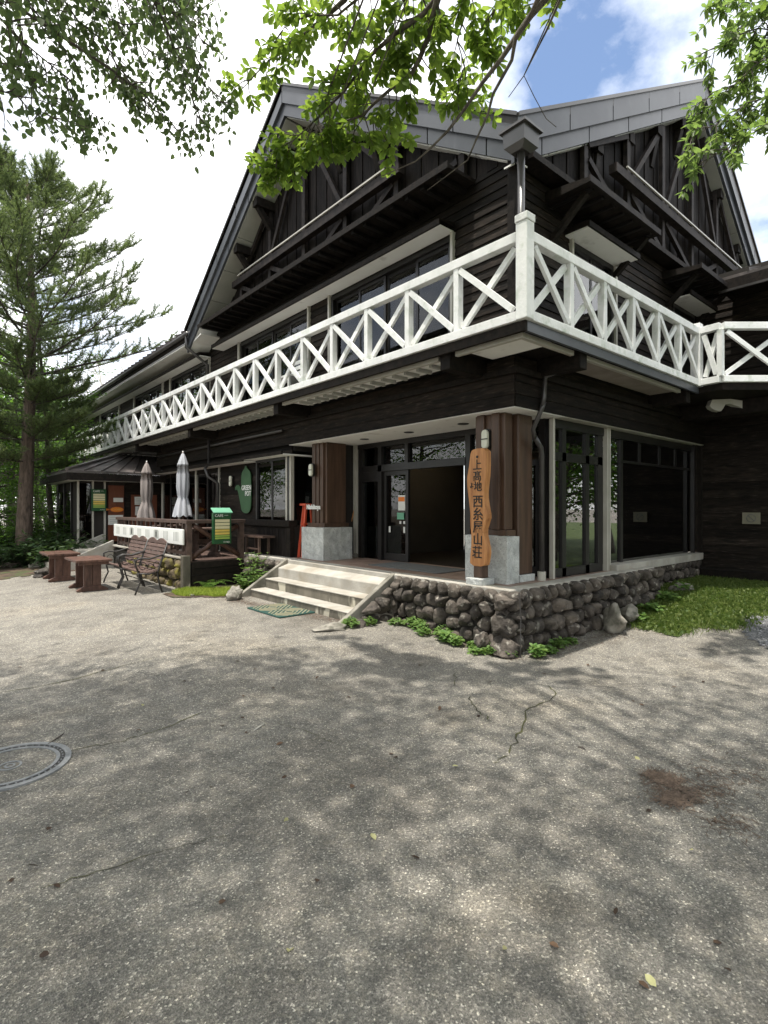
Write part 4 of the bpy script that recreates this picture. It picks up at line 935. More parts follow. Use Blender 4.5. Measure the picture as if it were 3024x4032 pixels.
# ------------------------------------------------------------------ lettering
def text(s, size, mat, parent, pos, right, up, name='lettering', extrude=.002, bold=0., sx=1.):
    c = bpy.data.curves.new(name, 'FONT'); c.body = s; c.size = size; c.align_x = 'CENTER'; c.align_y = 'CENTER'; c.extrude = extrude; c.offset = bold; c.resolution_u = 3
    t = bpy.data.objects.new('tmp_text', c); COL.objects.link(t); bpy.context.view_layer.update()
    me = bpy.data.meshes.new_from_object(t.evaluated_get(bpy.context.evaluated_depsgraph_get())); bpy.data.objects.remove(t)
    me.materials.clear(); me.materials.append(mat)
    r = Vector(right).normalized(); u = Vector(up).normalized(); n = r.cross(u)
    R = Matrix((r*sx, u, n)).transposed().to_4x4()
    me.transform(R); o = link(name, me, parent, Vector(pos) - org(parent)); return o
# ------------------------------------------------------------------ carved sign plank by the right column
sg = thing('wooden_sign', (5.33, 4.37, ZP), 'tall live-edge wooden plank sign with black brushed characters', 'sign')
MB().box(5.24, 4.25, ZP, 5.50, 4.50, ZP+.085).build('footing', m_gran, sg, bevel=.008)
MB().box(5.32, 4.30, ZP+.085, 5.44, 4.44, 1.06).build('post', m_colw, sg, bevel=.006)
edge = [(-.125, .97), (.11, .97), (.135, 1.06), (.15, 1.18), (.115, 1.30), (.09, 1.42), (.13, 1.52), (.155, 1.60), (.125, 1.72), (.10, 1.86), (.115, 2.0), (.135, 2.12), (.14, 2.28), (.135, 2.45), (-.06, 2.45), (-.11, 2.42), (-.13, 2.30), (-.15, 2.18), (-.175, 2.08), (-.165, 1.95), (-.14, 1.80), (-.115, 1.62), (-.12, 1.50), (-.10, 1.35), (-.105, 1.2), (-.12, 1.1)]
ysg = 4.37
def smooth(pl, k=1):
    for _ in range(k):
        o = []
        for i in range(len(pl)):
            p, q = pl[i], pl[(i+1) % len(pl)]; o += [(p[0]*.75+q[0]*.25, p[1]*.75+q[1]*.25), (p[0]*.25+q[0]*.75, p[1]*.25+q[1]*.75)]
        pl = o
    return pl
# edge u>0 is the viewer's right, i.e. towards -y
pl = smooth(edge, 1)
MB().prism([(5.31, ysg-u, zz) for u, zz in pl], (.10, 0, 0)).build('plank', m_signw, sg, bevel=.008)
for ch, zz, sz, du in (('上', 2.235, .145, .0), ('髙', 2.095, .14, .0), ('地', 1.965, .135, .01), ('西', 1.775, .17, .01), ('糸', 1.615, .17, .01), ('屋', 1.455, .165, .01), ('山', 1.300, .165, .01), ('荘', 1.135, .165, .0)):
    text(ch, sz, m_ink, sg, (5.306, ysg-du, zz), (0, -1, 0), (0, 0, 1), 'character', .002, .0012)
text('・', .12, m_ink, sg, (5.306, ysg-.0, 2.335), (0, -1, 0), (0, 0, 1), 'character', .002, .004)
text('よ', .075, m_ink, sg, (5.306, ysg+.09, 1.985), (0, -1, .2), (0, .2, 1), 'character', .002, .001)
# ------------------------------------------------------------------ bulkhead lamps
def capsule(w, h, n=8):
    P = []
    for i in range(n+1): a = math.pi*i/n; P.append((w/2*math.cos(a), h/2-w/2+w/2*math.sin(a)))
    for i in range(n+1): a = math.pi+math.pi*i/n; P.append((w/2*math.cos(a), -h/2+w/2+w/2*math.sin(a)))
    return P
def lamp(x, y, z, label, h=.23, w=.10):
    l = thing('bulkhead_lamp', (x, y, z), label, 'wall lamp', 'bulkhead lamps on the front')
    MB().prism([(x-.035, y+u, z+v) for u, v in capsule(w+.03, h+.03)], (.036, 0, 0)).build('backplate', m_frame, l)
    MB().prism([(x-.085, y+u, z+v) for u, v in capsule(w, h)], (.05, 0, 0)).build('diffuser', m_lampg, l, smooth=False, bevel=.015)
    MB().box(x-.094, y-w/2-.006, z-.006, x-.08, y+w/2+.006, z+.006).build('cage_bar', m_frame, l)
lamp(5.66, 4.48, 2.60, 'oval white bulkhead lamp above the tall plank sign', .25, .10)
lamp(5.66, 8.62, 2.42, 'oval white bulkhead lamp on the left russet column')
lamp(XC-.0, 11.85, 2.33, 'oval white bulkhead lamp left of the green pot emblem', .24, .09)
# white lettering on the left column
lt = thing('column_lettering', (5.66, 8.5, 1.72), 'small white cut-out lettering low on the left russet column', 'lettering')
text('Nishiitoya', .125, m_wtxt, lt, (5.645, 8.60, 1.72), (0, -1, 0), (0, 0, 1), 'letters', .006, .003, .92)
# red folding stand beside it
st_ = thing('red_stand', (5.75, 9.08, ZP), 'red painted wooden stand half hidden behind the left column', 'stand')
for a, b in (((5.62, 8.95, ZP), (5.72, 8.97, 1.75)), ((5.98, 8.95, ZP), (5.88, 8.97, 1.75)), ((5.62, 9.09, ZP), (5.72, 9.05, 1.75)), ((5.98, 9.09, ZP), (5.88, 9.05, 1.75))): MB().beam(a, b, .035, .045).build('leg', m_redp, st_)
MB().box(5.66, 8.90, 1.75, 5.93, 9.11, 1.79).build('top_board', m_redp, st_)
for zz in (1.05, 1.38): MB().box(5.66, 8.95, zz, 5.92, 9.07, zz+.03).build('rung', m_redp, st_)
# small pale picture panel behind the column; broom by the door
pp = thing('wall_notice', (6.19, 8.9, 1.9), 'small framed notice on the dark wall beside the left column', 'notice')
MB().box(6.17, 8.74, 1.66, 6.199, 9.05, 2.06).build('frame', m_frame, pp); MB().box(6.164, 8.77, 1.69, 6.169, 9.02, 2.03).build('sheet', m_matg, pp); MB().box(6.160, 8.83, 1.78, 6.163, 8.96, 1.95).build('emblem', m_paper, pp)
br = thing('leaning_broom', (6.42, 8.36, ZP), 'thin wooden broom leaning in the corner left of the glass doors', 'broom')
MB().tube([(6.36, 8.52, ZP+.28), (6.46, 8.37, 1.72)], .012, 6).build('handle', m_signw, br)
MB().hexa([(6.33, 8.46, ZP), (6.43, 8.46, ZP), (6.43, 8.62, ZP), (6.33, 8.62, ZP)], [(6.35, 8.50, ZP+.29), (6.38, 8.50, ZP+.29), (6.38, 8.54, ZP+.29), (6.35, 8.54, ZP+.29)]).build('bristles', m_matr, br)
rock('doorstop_rock', (6.40, 8.30, ZP+.04), .10, .08, .05, m_rock, 3, 'small pale rock on the tiles by the glass doors')
# mats
mt = thing('doormat', (4.2, 7.25, gz(4.2, 7.25)), 'green rimmed doormat with a tan diamond rib pattern before the steps', 'doormat')
z0 = gz(4.2, 7.25) + .008
MB().box(3.88, 6.78, z0-.006, 4.50, 7.78, z0+.014).build('mat_base', m_mat, mt, bevel=.006)
def rib(p, q): MB().beam(Vector((p[0], p[1], z0+.017)), Vector((q[0], q[1], z0+.017)), .015, .008).build('rib', m_matr, mt)
for cy in (7.035, 7.525):
    for q in range(1, 6):
        s = q*.078
        for sx in (-1, 1):
            for sy in (-1, 1):            # chevron arms clipped to the mat
                a, b = (sx*s, 0.), (0., sy*s); L_ = .285; 
                if s > L_: a = (sx*L_, sy*(s-L_))
                if s > .235: b = (sx*(s-.235), sy*.235)
                if abs(a[0]) <= L_+1e-6 and abs(a[1]) <= .2351 and (abs(a[0]-b[0]) > .03): rib((4.19+a[0], cy+a[1]), (4.19+b[0], cy+b[1]))
solo(MB().box(5.72, 5.45, ZP+.003, 6.42, 7.05, ZP+.014), 'entrance_mat', m_matg, 'large grey mat on the tiles before the open door', 'mat', bevel=.004)
# manhole
mc = cs(-2.46, 3.55); mz = gz(mc.x, mc.y)
mh = thing('manhole_cover', (mc.x, mc.y, mz), 'round cast iron manhole cover with asphalt infill at the left edge', 'manhole cover')
def ring(r0, r1, z0, z1, n=64):
    m_ = MB(); V = []; F = []
    for j in range(n):
        a = 2*math.pi*j/n
        for r, zz in ((r0, z0), (r0, z1), (r1, z1), (r1, z0)): V.append((mc.x+r*math.cos(a), mc.y+r*math.sin(a), mz+zz))
    for j in range(n):
        for i in range(4): F.append((j*4+i, j*4+(i+1) % 4, ((j+1) % n)*4+(i+1) % 4, ((j+1) % n)*4+i))
    return m_.add(V, F)
ring(.315, .352, -.01, .012).build('outer_ring', m_cast, mh); ring(.262, .285, -.01, .011).build('inner_ring', m_cast, mh); ring(.285, .315, -.01, .005).build('recess', m_iron, mh)
ring(.0, .262, -.01, .006).build('infill', m_asph, mh); ring(.055, .068, -.005, .010).build('keyhole_ring', m_cast, mh); ring(.02, .032, -.005, .010).build('keyhole_ring', m_cast, mh)
for j in range(44):
    a = 2*math.pi*j/44; MB().lathe([(.0065, 0), (.0065, .006), (.004, .008)], (mc.x+.30*math.cos(a), mc.y+.30*math.sin(a), mz+.005), 6).build('stud', m_cast, mh)

# ------------------------------------------------------------------ café deck
ZD = .66; XF = 3.9; YD0, YD1 = 10.4, 14.6
dk = thing('cafe_deck', (XF, YD0, .1), 'dark timber café deck raised behind a mossy stone front', 'deck')
y = YD0 + .02
while y < 16.4: MB().box(XF+.02, y, ZD-.03, XC-.02, y+.135, ZD).build('deck_plank', m_deckw, dk); y += .145
for i in range(4): MB().box(XF+.12, YD0-.01 - .004*(i % 2), .14+i*.13, XC-.02, YD0+.012, .255+i*.13).build('skirt_board', m_dark, dk)
MB().box(XF+.1, YD0+.02, 0, XC-.05, YD0+.06, ZD-.04).build('skirt_backing', m_frame, dk)
sw5 = thing('rubble_wall', (XF, 12, 0), 'mossy rubble stone wall behind the slatted benches', 'stone wall')
MB().box(XF+.02, YD0+.14, 0, XF+.22, 15.4, ZD+.04).build('joint_bed', m_mort, sw5)
rubble((XF+.02, 13.9, 0), (0, -1, 0), (0, 0, 1), (-1, 0, 0), 3.4, ZD+.03, .19, sw5, m_stonem, 77, .10, None, .1)
MB().box(XF-.06, YD0-.02, .05, XF+.09, YD0+.11, ZD+.12).build('end_pier', m_concs, sw5, bevel=.01)
MB().box(XF-.05, YD0+.115, ZD+.04, XF+.22, 15.4, ZD+.085).build('coping', m_conc, sw5, bevel=.01)
dr_ = thing('deck_railing', (XF+.08, YD0, ZD), 'dark timber deck railing with log cross braces and a handrail', 'railing')
MB().box(XF, YD0-.03, 1.40, XF+.16, 15.3, 1.47).build('handrail', m_deckw, dr_, bevel=.006); MB().box(XF+.165, YD0-.03, 1.40, 5.14, YD0+.13, 1.47).build('handrail', m_deckw, dr_, bevel=.006)
for y in (YD0, 11.9, 13.5, 15.15): MB().box(XF+.03, y, ZD, XF+.13, y+.10, 1.40).build('post', m_deckw, dr_)
MB().box(5.02, YD0, ZD, 5.12, YD0+.10, 1.40).build('post', m_deckw, dr_)
y = YD0 + .3
while y < 15.1: MB().box(XF+.06, y, ZD, XF+.10, y+.06, 1.40).build('baluster', m_deckw, dr_); y += .33
MB().box(XF+.05, YD0+.1, ZD+.12, XF+.11, 15.2, ZD+.18).build('lower_rail', m_deckw, dr_)
def log(p, q, r):
    p, q = Vector(p), Vector(q); pts = [p.lerp(q, i/7) + Vector((random.gauss(0, .008), random.gauss(0, .006), random.gauss(0, .01))) for i in range(8)]
    return MB().tube(pts, [r*random.uniform(.85, 1.15) for _ in pts], 8)
log((4.06, 10.44, 1.36), (5.02, 10.44, .74), .05).build('log_brace', m_tabw, dr_, smooth=True); log((4.06, 10.50, .72), (5.02, 10.50, 1.34), .05).build('log_brace', m_tabw, dr_, smooth=True)
# white slotted panel hung on the railing
wp = thing('slotted_panel', (XF-.04, 12.3, .98), 'long white slotted plastic panel hung on the dark deck railing', 'panel')
MB().box(XF-.055, YD0+.02, .985, XF-.012, 15.25, 1.29).build('panel_body', m_plast, wp, bevel=.01)
for g_ in range(8):
    yc = YD0 + .36 + g_*.585
    if g_ in (2, 5):
        MB().box(XF-.0575, yc-.10, 1.06, XF-.054, yc+.10, 1.24).build('emblem_plate', m_slot, wp); MB().box(XF-.0605, yc-.03, 1.09, XF-.0577, yc+.03, 1.20).build('emblem', m_ink, wp); MB().box(XF-.0605, yc-.012, 1.205, XF-.0577, yc+.012, 1.228).build('emblem', m_ink, wp)
        for s in (-1, 1): MB().box(XF-.0575, yc+s*.135-.014, 1.05, XF-.054, yc+s*.135+.014, 1.23).build('slot', m_slot, wp)
    else:
        for s in (-1.5, -.5, .5, 1.5): MB().box(XF-.0575, yc+s*.075-.014, 1.05, XF-.054, yc+s*.075+.014, 1.23).build('slot', m_slot, wp)
# menu box hung on the side railing
def menu_box(c, rgt, up_h, label, scale=1., roof=True, nm='menu_board'):
    c = Vector(c); r = Vector(rgt).normalized(); n = Vector((r.y, -r.x, 0)); k = scale
    o = thing(nm, c, label, 'menu board')
    def bx(u0, u1, z0, z1, w0, w1, name, mat):
        P = [c + r*u*k + n*w*k + Z*zz*k for u, w, zz in ((u0, w0, z0), (u1, w0, z0), (u1, w1, z0), (u0, w1, z0), (u0, w0, z1), (u1, w0, z1), (u1, w1, z1), (u0, w1, z1))]
        return MB().hexa(P[:4], P[4:]).build(name, mat, o)
    bx(-.185, .185, 0, .62, -.03, .05, 'box', m_green)
    if roof:
        P = [c + r*u*k + n*w*k + Z*zz*k for u, w, zz in ((-.20, .09, .61), (.20, .09, .61), (.20, -.05, .70), (-.20, -.05, .70))]
        MB().prism(P, n*.0 + Z*.018).build('lid', m_greenl, o)
    zz = .50
    for i, (h, mt_) in enumerate(((.055, m_cream), (.055, m_cream), (.055, m_cream), (.045, m_yel), (.045, m_yel), (.03, m_lime), (.035, m_lime))):
        zz -= h + .012; bx(-.15, .15, zz, zz+h, .051, .056, 'menu_strip', mt_)
    text('CAFE', .075*k, m_wtxt, o, c + r*-.07*k + n*.053*k + Z*.56*k, r, (0, 0, 1), 'letters', .001, .001)
    text('menu', .035*k, m_wtxt, o, c + r*.08*k + n*.053*k + Z*.57*k, r, (0, 0, 1), 'letters', .001)
    text('CLOSED', .036*k, m_wtxt, o, c + r*.09*k + n*.053*k + Z*.035*k, r, (0, 0, 1), 'letters', .001)
    return o
menu_box((4.58, 10.30, .99), (1, 0, 0), 0, 'green menu box with yellow strips and a mint lid on the deck railing')
menu_box((3.88, AY0-.04, 1.62), (1, 0, 0), 0, 'yellow striped menu board fixed to the annex front beside the door', 1.0, False)
# orange closed sign and notices on the annex door
oc = thing('closed_sign', (4.35, AY0-.05, 1.66), 'orange fish-shaped sign hanging on the annex door', 'sign')
fp = [(.22*math.cos(a), .075*math.sin(a)) for a in np.linspace(0, 2*math.pi, 20)[:-1]] ; fp = [(u*(1.0), v) for u, v in fp]
MB().prism([(4.36+u*.8, AY0-.05, 1.66+v) for u, v in fp], (0, .015, 0)).prism([(4.19, AY0-.048, 1.66), (4.06, AY0-.048, 1.70), (4.07, AY0-.048, 1.63)], (0, .012, 0)).build('board', m_orange, oc)
text('CLOSED', .075, m_yel, oc, (4.36, AY0-.053, 1.66), (1, 0, 0), (0, 0, 1), 'letters', .001)
MB().tube([(4.36, AY0-.04, 1.73), (4.36, AY0-.025, 1.95)], .003, 4).build('cord', m_ink, oc)
for x, zz, w, h, lb in ((4.40, 1.94, .13, .06, 'small white plate above the orange sign on the annex door'), (4.33, 1.36, .20, .14, 'white notice below the orange sign on the annex door'),
                        (5.05, 1.92, .20, .12, 'upper white notice on the annex wall left of the taupe umbrella'), (5.05, 1.62, .18, .13, 'lower white notice on the annex wall left of the taupe umbrella')):
    o_ = thing('wall_notice', (x, AY0-.03, zz), lb, 'notice')
    MB().box(x-w, AY0-.035, zz-h, x+w, AY0-.022, zz+h).build('sheet', m_paper, o_)
    if h > .1:
        for q in range(4): MB().box(x-w*.8, AY0-.038, zz-h*.7+q*h*.38, x+w*(.5 if q % 2 else .8), AY0-.0355, zz-h*.7+q*h*.38+.012).build('print_line', m_slot, o_)
# green pot emblem
gp = thing('pot_emblem', (XC-.05, 11.1, 1.5), 'green coffee pot emblem with white lettering on the dark café wall', 'sign')
pot = [(-.22, .02), (.0, -.06), (.2, .0), (.27, .15), (.27, .95), (.24, 1.12), (.10, 1.22), (.04, 1.24), (.04, 1.30), (-.03, 1.32), (-.06, 1.24), (-.14, 1.19), (-.23, 1.08), (-.24, .62), (-.30, .72), (-.42, .80), (-.56, .74), (-.58, .62), (-.50, .66), (-.42, .62), (-.34, .40), (-.27, .2)]
pot = smooth(pot, 2)
MB().prism([(XC-.04, 11.12-u*.92, 1.62+v*.78) for u, v in pot], (.02, 0, 0)).build('plate', m_pot, gp)
text('GREEN', .15, m_wtxt, gp, (XC-.043, 11.08, 2.15), (0, -1, 0), (0, 0, 1), 'letters', .002, .002); text('POT', .15, m_wtxt, gp, (XC-.043, 11.0, 2.02), (0, -1, 0), (0, 0, 1), 'letters', .002, .002)
# umbrellas (closed)
def umbrella(x, y, ztop, zbot, mat, label, seed, rad=.20):
    u = thing('closed_umbrella', (x, y, ZD), label, 'umbrella', 'closed umbrellas on the café deck'); rnd = random.Random(seed)
    MB().tube([(x, y, ZD), (x, y, ztop+.02)], .02, 8).build('pole', m_deckw, u, smooth=True)
    MB().lathe([(.24, 0), (.24, .05), (.05, .08)], (x, y, ZD), 20).build('base', m_iron, u)
    H_ = ztop-zbot; prof = [(.0, .012), (.03, .05), (.10, .40*rad/.2), (.14, .55), (.145, .62), (.35, .72), (.55, .80), (.68, .72), (.74, .52), (.78, .60), (.9, .95), (1.0, 1.12)]
    prof = [(0, .06), (.02, .17), (.08, .34), (.18, .54), (.20, .58), (.205, .50), (.35, .62), (.55, .64), (.68, .54), (.72, .48), (.76, .55), (.90, .80), (1.0, .95)]
    n = 40; V = []; F = []; ph = rnd.uniform(0, 6); lean = rnd.uniform(-.03, .03)
    for i, (t, r) in enumerate(prof):
        for j in range(n):
            a = 2*math.pi*j/n; fold = 1 + (.16*math.sin(8*a+ph+t*1.2) + .08*math.sin(13*a+ph*2-t*2))*min(1, t*4+.25)
            zz = ztop - t*H_ - (abs(math.sin(4*a+ph))*.06 if i == len(prof)-1 else 0)
            if i == 4: zz -= .03*abs(math.sin(4*a+ph))
            V.append((x + r*rad*fold*math.cos(a) + lean*t, y + r*rad*fold*math.sin(a), zz))
    for i in range(len(prof)-1):
        for j in range(n): F.append((i*n+j, i*n+(j+1) % n, (i+1)*n+(j+1) % n, (i+1)*n+j))
    F.append(tuple(range(n)))
    MB().add(V, F).build('canopy', mat, u, smooth=True)
    MB().lathe([(.52*rad, 0), (.52*rad, .03)], (x+lean*.75, y, ztop-.77*H_), 20).build('strap', mat, u)
    MB().lathe([(.02, 0), (.018, .03), (.008, .05)], (x, y, ztop), 10).build('finial', m_plast, u)
umbrella(4.72, 12.75, 3.00, 1.55, m_umb1, 'closed pale grey umbrella beside the downpipe on the café deck', 3, .21)
umbrella(4.65, 15.2, 2.93, 1.47, m_umb2, 'closed taupe umbrella before the annex on the café deck', 9, .22)
# deck tables and the dark bench against the café wall
def trestle(cx, cy, zb, L, Wd, Ht, rz, mat, label, cat='table', group=None, nm='trestle_table'):
    t = thing(nm, (cx, cy, zb), label, cat, group, 0); c, s = math.cos(rz), math.sin(rz)
    def q(u, v, w): return Vector((cx + u*c - v*s, cy + u*s + v*c, zb + w))
    def bx(u0, u1, v0, v1, w0, w1, name):
        return MB().hexa([q(u0, v0, w0), q(u1, v0, w0), q(u1, v1, w0), q(u0, v1, w0)], [q(u0, v0, w1), q(u1, v0, w1), q(u1, v1, w1), q(u0, v1, w1)]).build(name, mat, t, bevel=.006)
    n = 4
    for i in range(n): bx(-Wd/2+Wd*i/n+.002, -Wd/2+Wd*(i+1)/n-.002, -L/2, L/2, Ht-.045, Ht, 'top_plank')
    bx(-Wd/2+.05, Wd/2-.05, -L/2+.06, -L/2+.10, Ht-.10, Ht-.046, 'cleat'); bx(-Wd/2+.05, Wd/2-.05, L/2-.10, L/2-.06, Ht-.10, Ht-.046, 'cleat')
    for v in (-L/2+.16, L/2-.22):
        bx(-.15, -.003, v, v+.05, .09, Ht-.046, 'leg_board'); bx(.003, .15, v, v+.05, .09, Ht-.046, 'leg_board')
        P = [(-.27, 0), (.27, 0), (.27, .03), (.15, .095), (-.15, .095), (-.27, .03)]
        MB().prism([q(u, v-.02, w) for u, w in P], q(0, .09, 0)-q(0, 0, 0)).build('foot', mat, t, bevel=.005)
    bx(-.025, .025, -L/2+.21, L/2-.22, .28, .38, 'stretcher')
    return t
trestle(2.5, 11.75, gz(2.5, 11.75), 1.06, .62, .60, 0, m_tabw, 'brown trestle table nearest the camera, before the slatted benches')
trestle(2.36, 13.75, gz(2.36, 13.75), 1.06, .62, .60, 0, m_tabw, 'brown trestle table farther from the camera, near the planted edge')
trestle(4.65, 11.3, ZD, .8, .6, .62, math.pi/2, m_deckw, 'dark low table standing on the café deck behind the menu box', nm='deck_table')
trestle(4.75, 13.7, ZD, .8, .6, .62, math.pi/2, m_deckw, 'dark low table between the two closed umbrellas', nm='deck_table')
wb = thing('wall_bench', (5.3, 10.0, ZP), 'plain dark bench against the café wall under the window', 'bench')
MB().box(5.20, 9.75, 1.10, 5.48, 10.62, 1.14).build('seat', m_deckw, wb)
for y in (9.95, 10.5):
    for x in (5.22, 5.43): MB().box(x, y, ZP, x+.045, y+.045, 1.10).build('leg', m_deckw, wb)
MB().box(5.23, 9.96, .85, 5.26, 10.52, .88).build('stretcher', m_deckw, wb)
def park_bench(x, y0, y1, label):
    zb = gz(x, y0); b = thing('park_bench', (x, (y0+y1)/2, zb), label, 'bench', 'slatted park benches'); L = y1-y0
    for i in range(7):
        u = .02+i*.052; zz = .40 - .03*math.sin(i/6*math.pi) + (.012 if i == 0 else 0)
        MB().box(x+u, y0+.02, zb+zz, x+u+.042, y1-.02, zb+zz+.022).build('seat_slat', m_bench, b, bevel=.004)
    for i in range(6):
        u = .38+.022*i; zz = .47+.072*i
        MB().hexa([(x+u, y0+.02, zb+zz), (x+u+.02, y0+.02, zb+zz-.004), (x+u+.02, y1-.02, zb+zz-.004), (x+u, y1-.02, zb+zz)], [(x+u+.018, y0+.02, zb+zz+.056), (x+u+.038, y0+.02, zb+zz+.052), (x+u+.038, y1-.02, zb+zz+.052), (x+u+.018, y1-.02, zb+zz+.056)]).build('back_slat', m_bench, b, bevel=.004)
    hp = [(0, 0)] + [(t, .045+.055*abs(math.sin(t*2*math.pi))**1.4) for t in np.linspace(0.02, .98, 25)] + [(1, 0)]
    MB().prism([(x+.515, y0+.02+(L-.04)*t, zb+.90+v) for t, v in hp], (.022, 0, .0)).build('crest_rail', m_bench, b)
    for y in (y0, y1-.03) if True else ():
        yy = y + .015
        MB().tube([(x-.03, yy, zb), (x+.0, yy, zb+.10), (x+.06, yy, zb+.22), (x+.03, yy, zb+.34), (x+.02, yy, zb+.40)], .016, 6).build('front_leg', m_iron, b, smooth=True)
        MB().tube([(x+.45, yy, zb), (x+.40, yy, zb+.15), (x+.36, yy, zb+.36), (x+.39, yy, zb+.46), (x+.545, yy, zb+.93)], .016, 6).build('back_frame', m_iron, b, smooth=True)
        MB().tube([(x+.02, yy, zb+.385), (x+.2, yy, zb+.36), (x+.38, yy, zb+.39)], .015, 6).build('seat_frame', m_iron, b, smooth=True)
        MB().tube([(x+.03, yy, zb+.40), (x-.02, yy, zb+.52), (x-.03, yy, zb+.62), (x+.06, yy, zb+.66), (x+.22, yy, zb+.64), (x+.36, yy, zb+.68), (x+.46, yy, zb+.70)], .017, 6).build('armrest', m_iron, b, smooth=True)
        for (cx, cz, rr) in ((.10, .52, .065), (.23, .50, .055), (.34, .53, .05)):
            MB().tube([(x+cx+rr*math.cos(a), yy, zb+cz+rr*math.sin(a)) for a in np.linspace(0, 5.6, 12)], .007, 5).build('scroll', m_iron, b, smooth=True)
    MB().tube([(x+.24, y0+.02, zb+.2), (x+.24, y1-.02, zb+.2)], .01, 6).build('tie_rod', m_iron, b, smooth=True)
park_bench(2.98, 10.28, 11.36, 'slatted iron-framed bench nearest the camera beside the mossy pier')
park_bench(2.98, 11.42, 12.50, 'slatted iron-framed bench farther left, behind the nearer brown table')
# plate on the far right wall
pl_ = thing('wall_plate', (11.62, 3.0, 1.5), 'small square pale plate on the dark right wing wall', 'sign')
MB().box(11.60, 2.98, 1.41, 11.636, 3.26, 1.62).build('plate', m_darksign, pl_); MB().tube([(11.598, 3.12+.07*math.cos(a), 1.515+.07*math.sin(a)) for a in np.linspace(0, 6.28, 18)], .006, 4).build('emblem', m_matg, pl_); MB().beam((11.598, 3.07, 1.465), (11.598, 3.17, 1.565), .012, .012).build('emblem', m_matg, pl_)
# rocks around
def grock(name, px, py, sx, sy, sz, seed, label, rz=0., z=None, flat=.5, mat=m_rock):
    zz = .0
    for _ in range(4): x, y = G(px, py, zz); zz = gz(x, y)
    return rock(name, (x, y, zz + sz*flat*.9), sx, sy, sz, mat, seed, label, 'rock', None, None, rz, 4, flat)
grock('flat_stone', 1290, 2480, .30, .17, .07, 4, 'flat pale stone set in the asphalt at the foot of the right cheek wall', -.5, flat=.3)
grock('boulder', 925, 2362, .24, .17, .17, 6, 'pale angular rock at the foot of the left cheek wall', .6)
grock('boulder', 755, 2348, .07, .06, .04, 8, 'small white stone on the edge of the mossy pocket')
grock('boulder', 800, 2332, .06, .05, .04, 9, 'tiny rounded stone within the mossy pocket')
grock('boulder', 2420, 2490, .24, .22, .26, 12, 'tall pale boulder against the rubble wall by the lawn', .3, flat=.6)
grock('boulder', 2470, 2450, .26, .24, .20, 14, 'flat-topped grey boulder next to the lawn behind a pale one', 1.0, flat=.6)
grock('boulder', 2680, 2330, .26, .2, .12, 17, 'low grey rock half sunk in the lawn', .2, flat=.4)
grock('boulder', 178, 2268, .42, .25, .16, 19, 'long low dark boulder left of the farther table', .8, mat=m_stone, flat=.3)
grock('boulder', 40, 2235, .35, .25, .2, 21, 'dark rock among the plants at the far left', .1, mat=m_stone, flat=.3)

# ------------------------------------------------------------------ foliage helpers
def tmpl(pts, fold=.12, droop=.10):
    """folded leaf: pts = [(t, halfwidth)], base at 0, tip at 1"""
    V = [(0, 0, 0)]; 
    for t, w in pts: V.append((t, w, fold*w*2 - droop*t*t))
    V.append((1, 0, -droop))
    for t, w in reversed(pts): V.append((t, -w, fold*w*2 - droop*t*t))
    n = len(pts); m = n + 1; tot = 2*n + 2
    if n == 2: F = [(0, 1, 2, 3), (0, 3, 4, 5)]
    else: F = [(0, 1, 2, 2), ]
    return np.array(V, float), np.array(F, int)
T_OBOV = tmpl([(.38, .17), (.74, .26)], .10, .16)
T_HEART = tmpl([(.22, .36), (.62, .30)], .10, .12)
T_NARR = tmpl([(.30, .16), (.66, .15)], .12, .14)
T_OVAL = tmpl([(.30, .27), (.68, .25)], .10, .12)
T_BLADE = (np.array([(0, -.05, 0), (0, .05, 0), (.55, .035, .04), (1, 0, -.05)], float), np.array([(0, 1, 2, 3)], int))
def instance(T, P, D, U, S):
    """P pos, D leaf direction, U up hint, S size -> V, F"""
    P = np.asarray(P, float); D = np.asarray(D, float); U = np.asarray(U, float); S = np.asarray(S, float)
    D /= np.linalg.norm(D, axis=1, keepdims=True) + 1e-9
    B = np.cross(U, D); B /= np.linalg.norm(B, axis=1, keepdims=True) + 1e-9
    Nn = np.cross(D, B)
    tv, tf = T
    V = P[:, None, :] + S[:, None, None]*(tv[None, :, 0:1]*D[:, None, :] + tv[None, :, 1:2]*B[:, None, :] + tv[None, :, 2:3]*Nn[:, None, :])
    F = tf[None] + (np.arange(len(P))*len(tv))[:, None, None]
    return V.reshape(-1, 3), F.reshape(-1, tf.shape[1])
def rnd_dirs(n): 
    d = RNG.normal(size=(n, 3)); return d/np.linalg.norm(d, axis=1, keepdims=True)
class Foli:
    def __init__(s): s.P = []; s.D = []; s.U = []; s.S = []
    def add(s, p, d, u, sz): s.P.append(p); s.D.append(d); s.U.append(u); s.S.append(sz)
    def addn(s, P, D, U, S): s.P += list(P); s.D += list(D); s.U += list(U); s.S += list(S)
    def arrays(s): return np.array(s.P, float), np.array(s.D, float), np.array(s.U, float), np.array(s.S, float)
def foli_mesh(name, T, fo, mat, off=(0, 0, 0)):
    P, D, U, S = fo.arrays(); V, F = instance(T, P - np.array(off), D, U, S); return np_mesh(name, V, F, mat)
def seen(p, mx=20):
    """photo pixel of a point, or None when it is outside the picture"""
    d = FX*p[0] + FY*p[1]; r = FY*p[0] - FX*p[1]
    if d < .3: return None
    px = 1512 + 2126*r/d; py = 2001 - 2126*(p[2]-EYE)/d
    return (px, py) if -mx < px < 3024+mx and -mx < py < 4032+mx else None
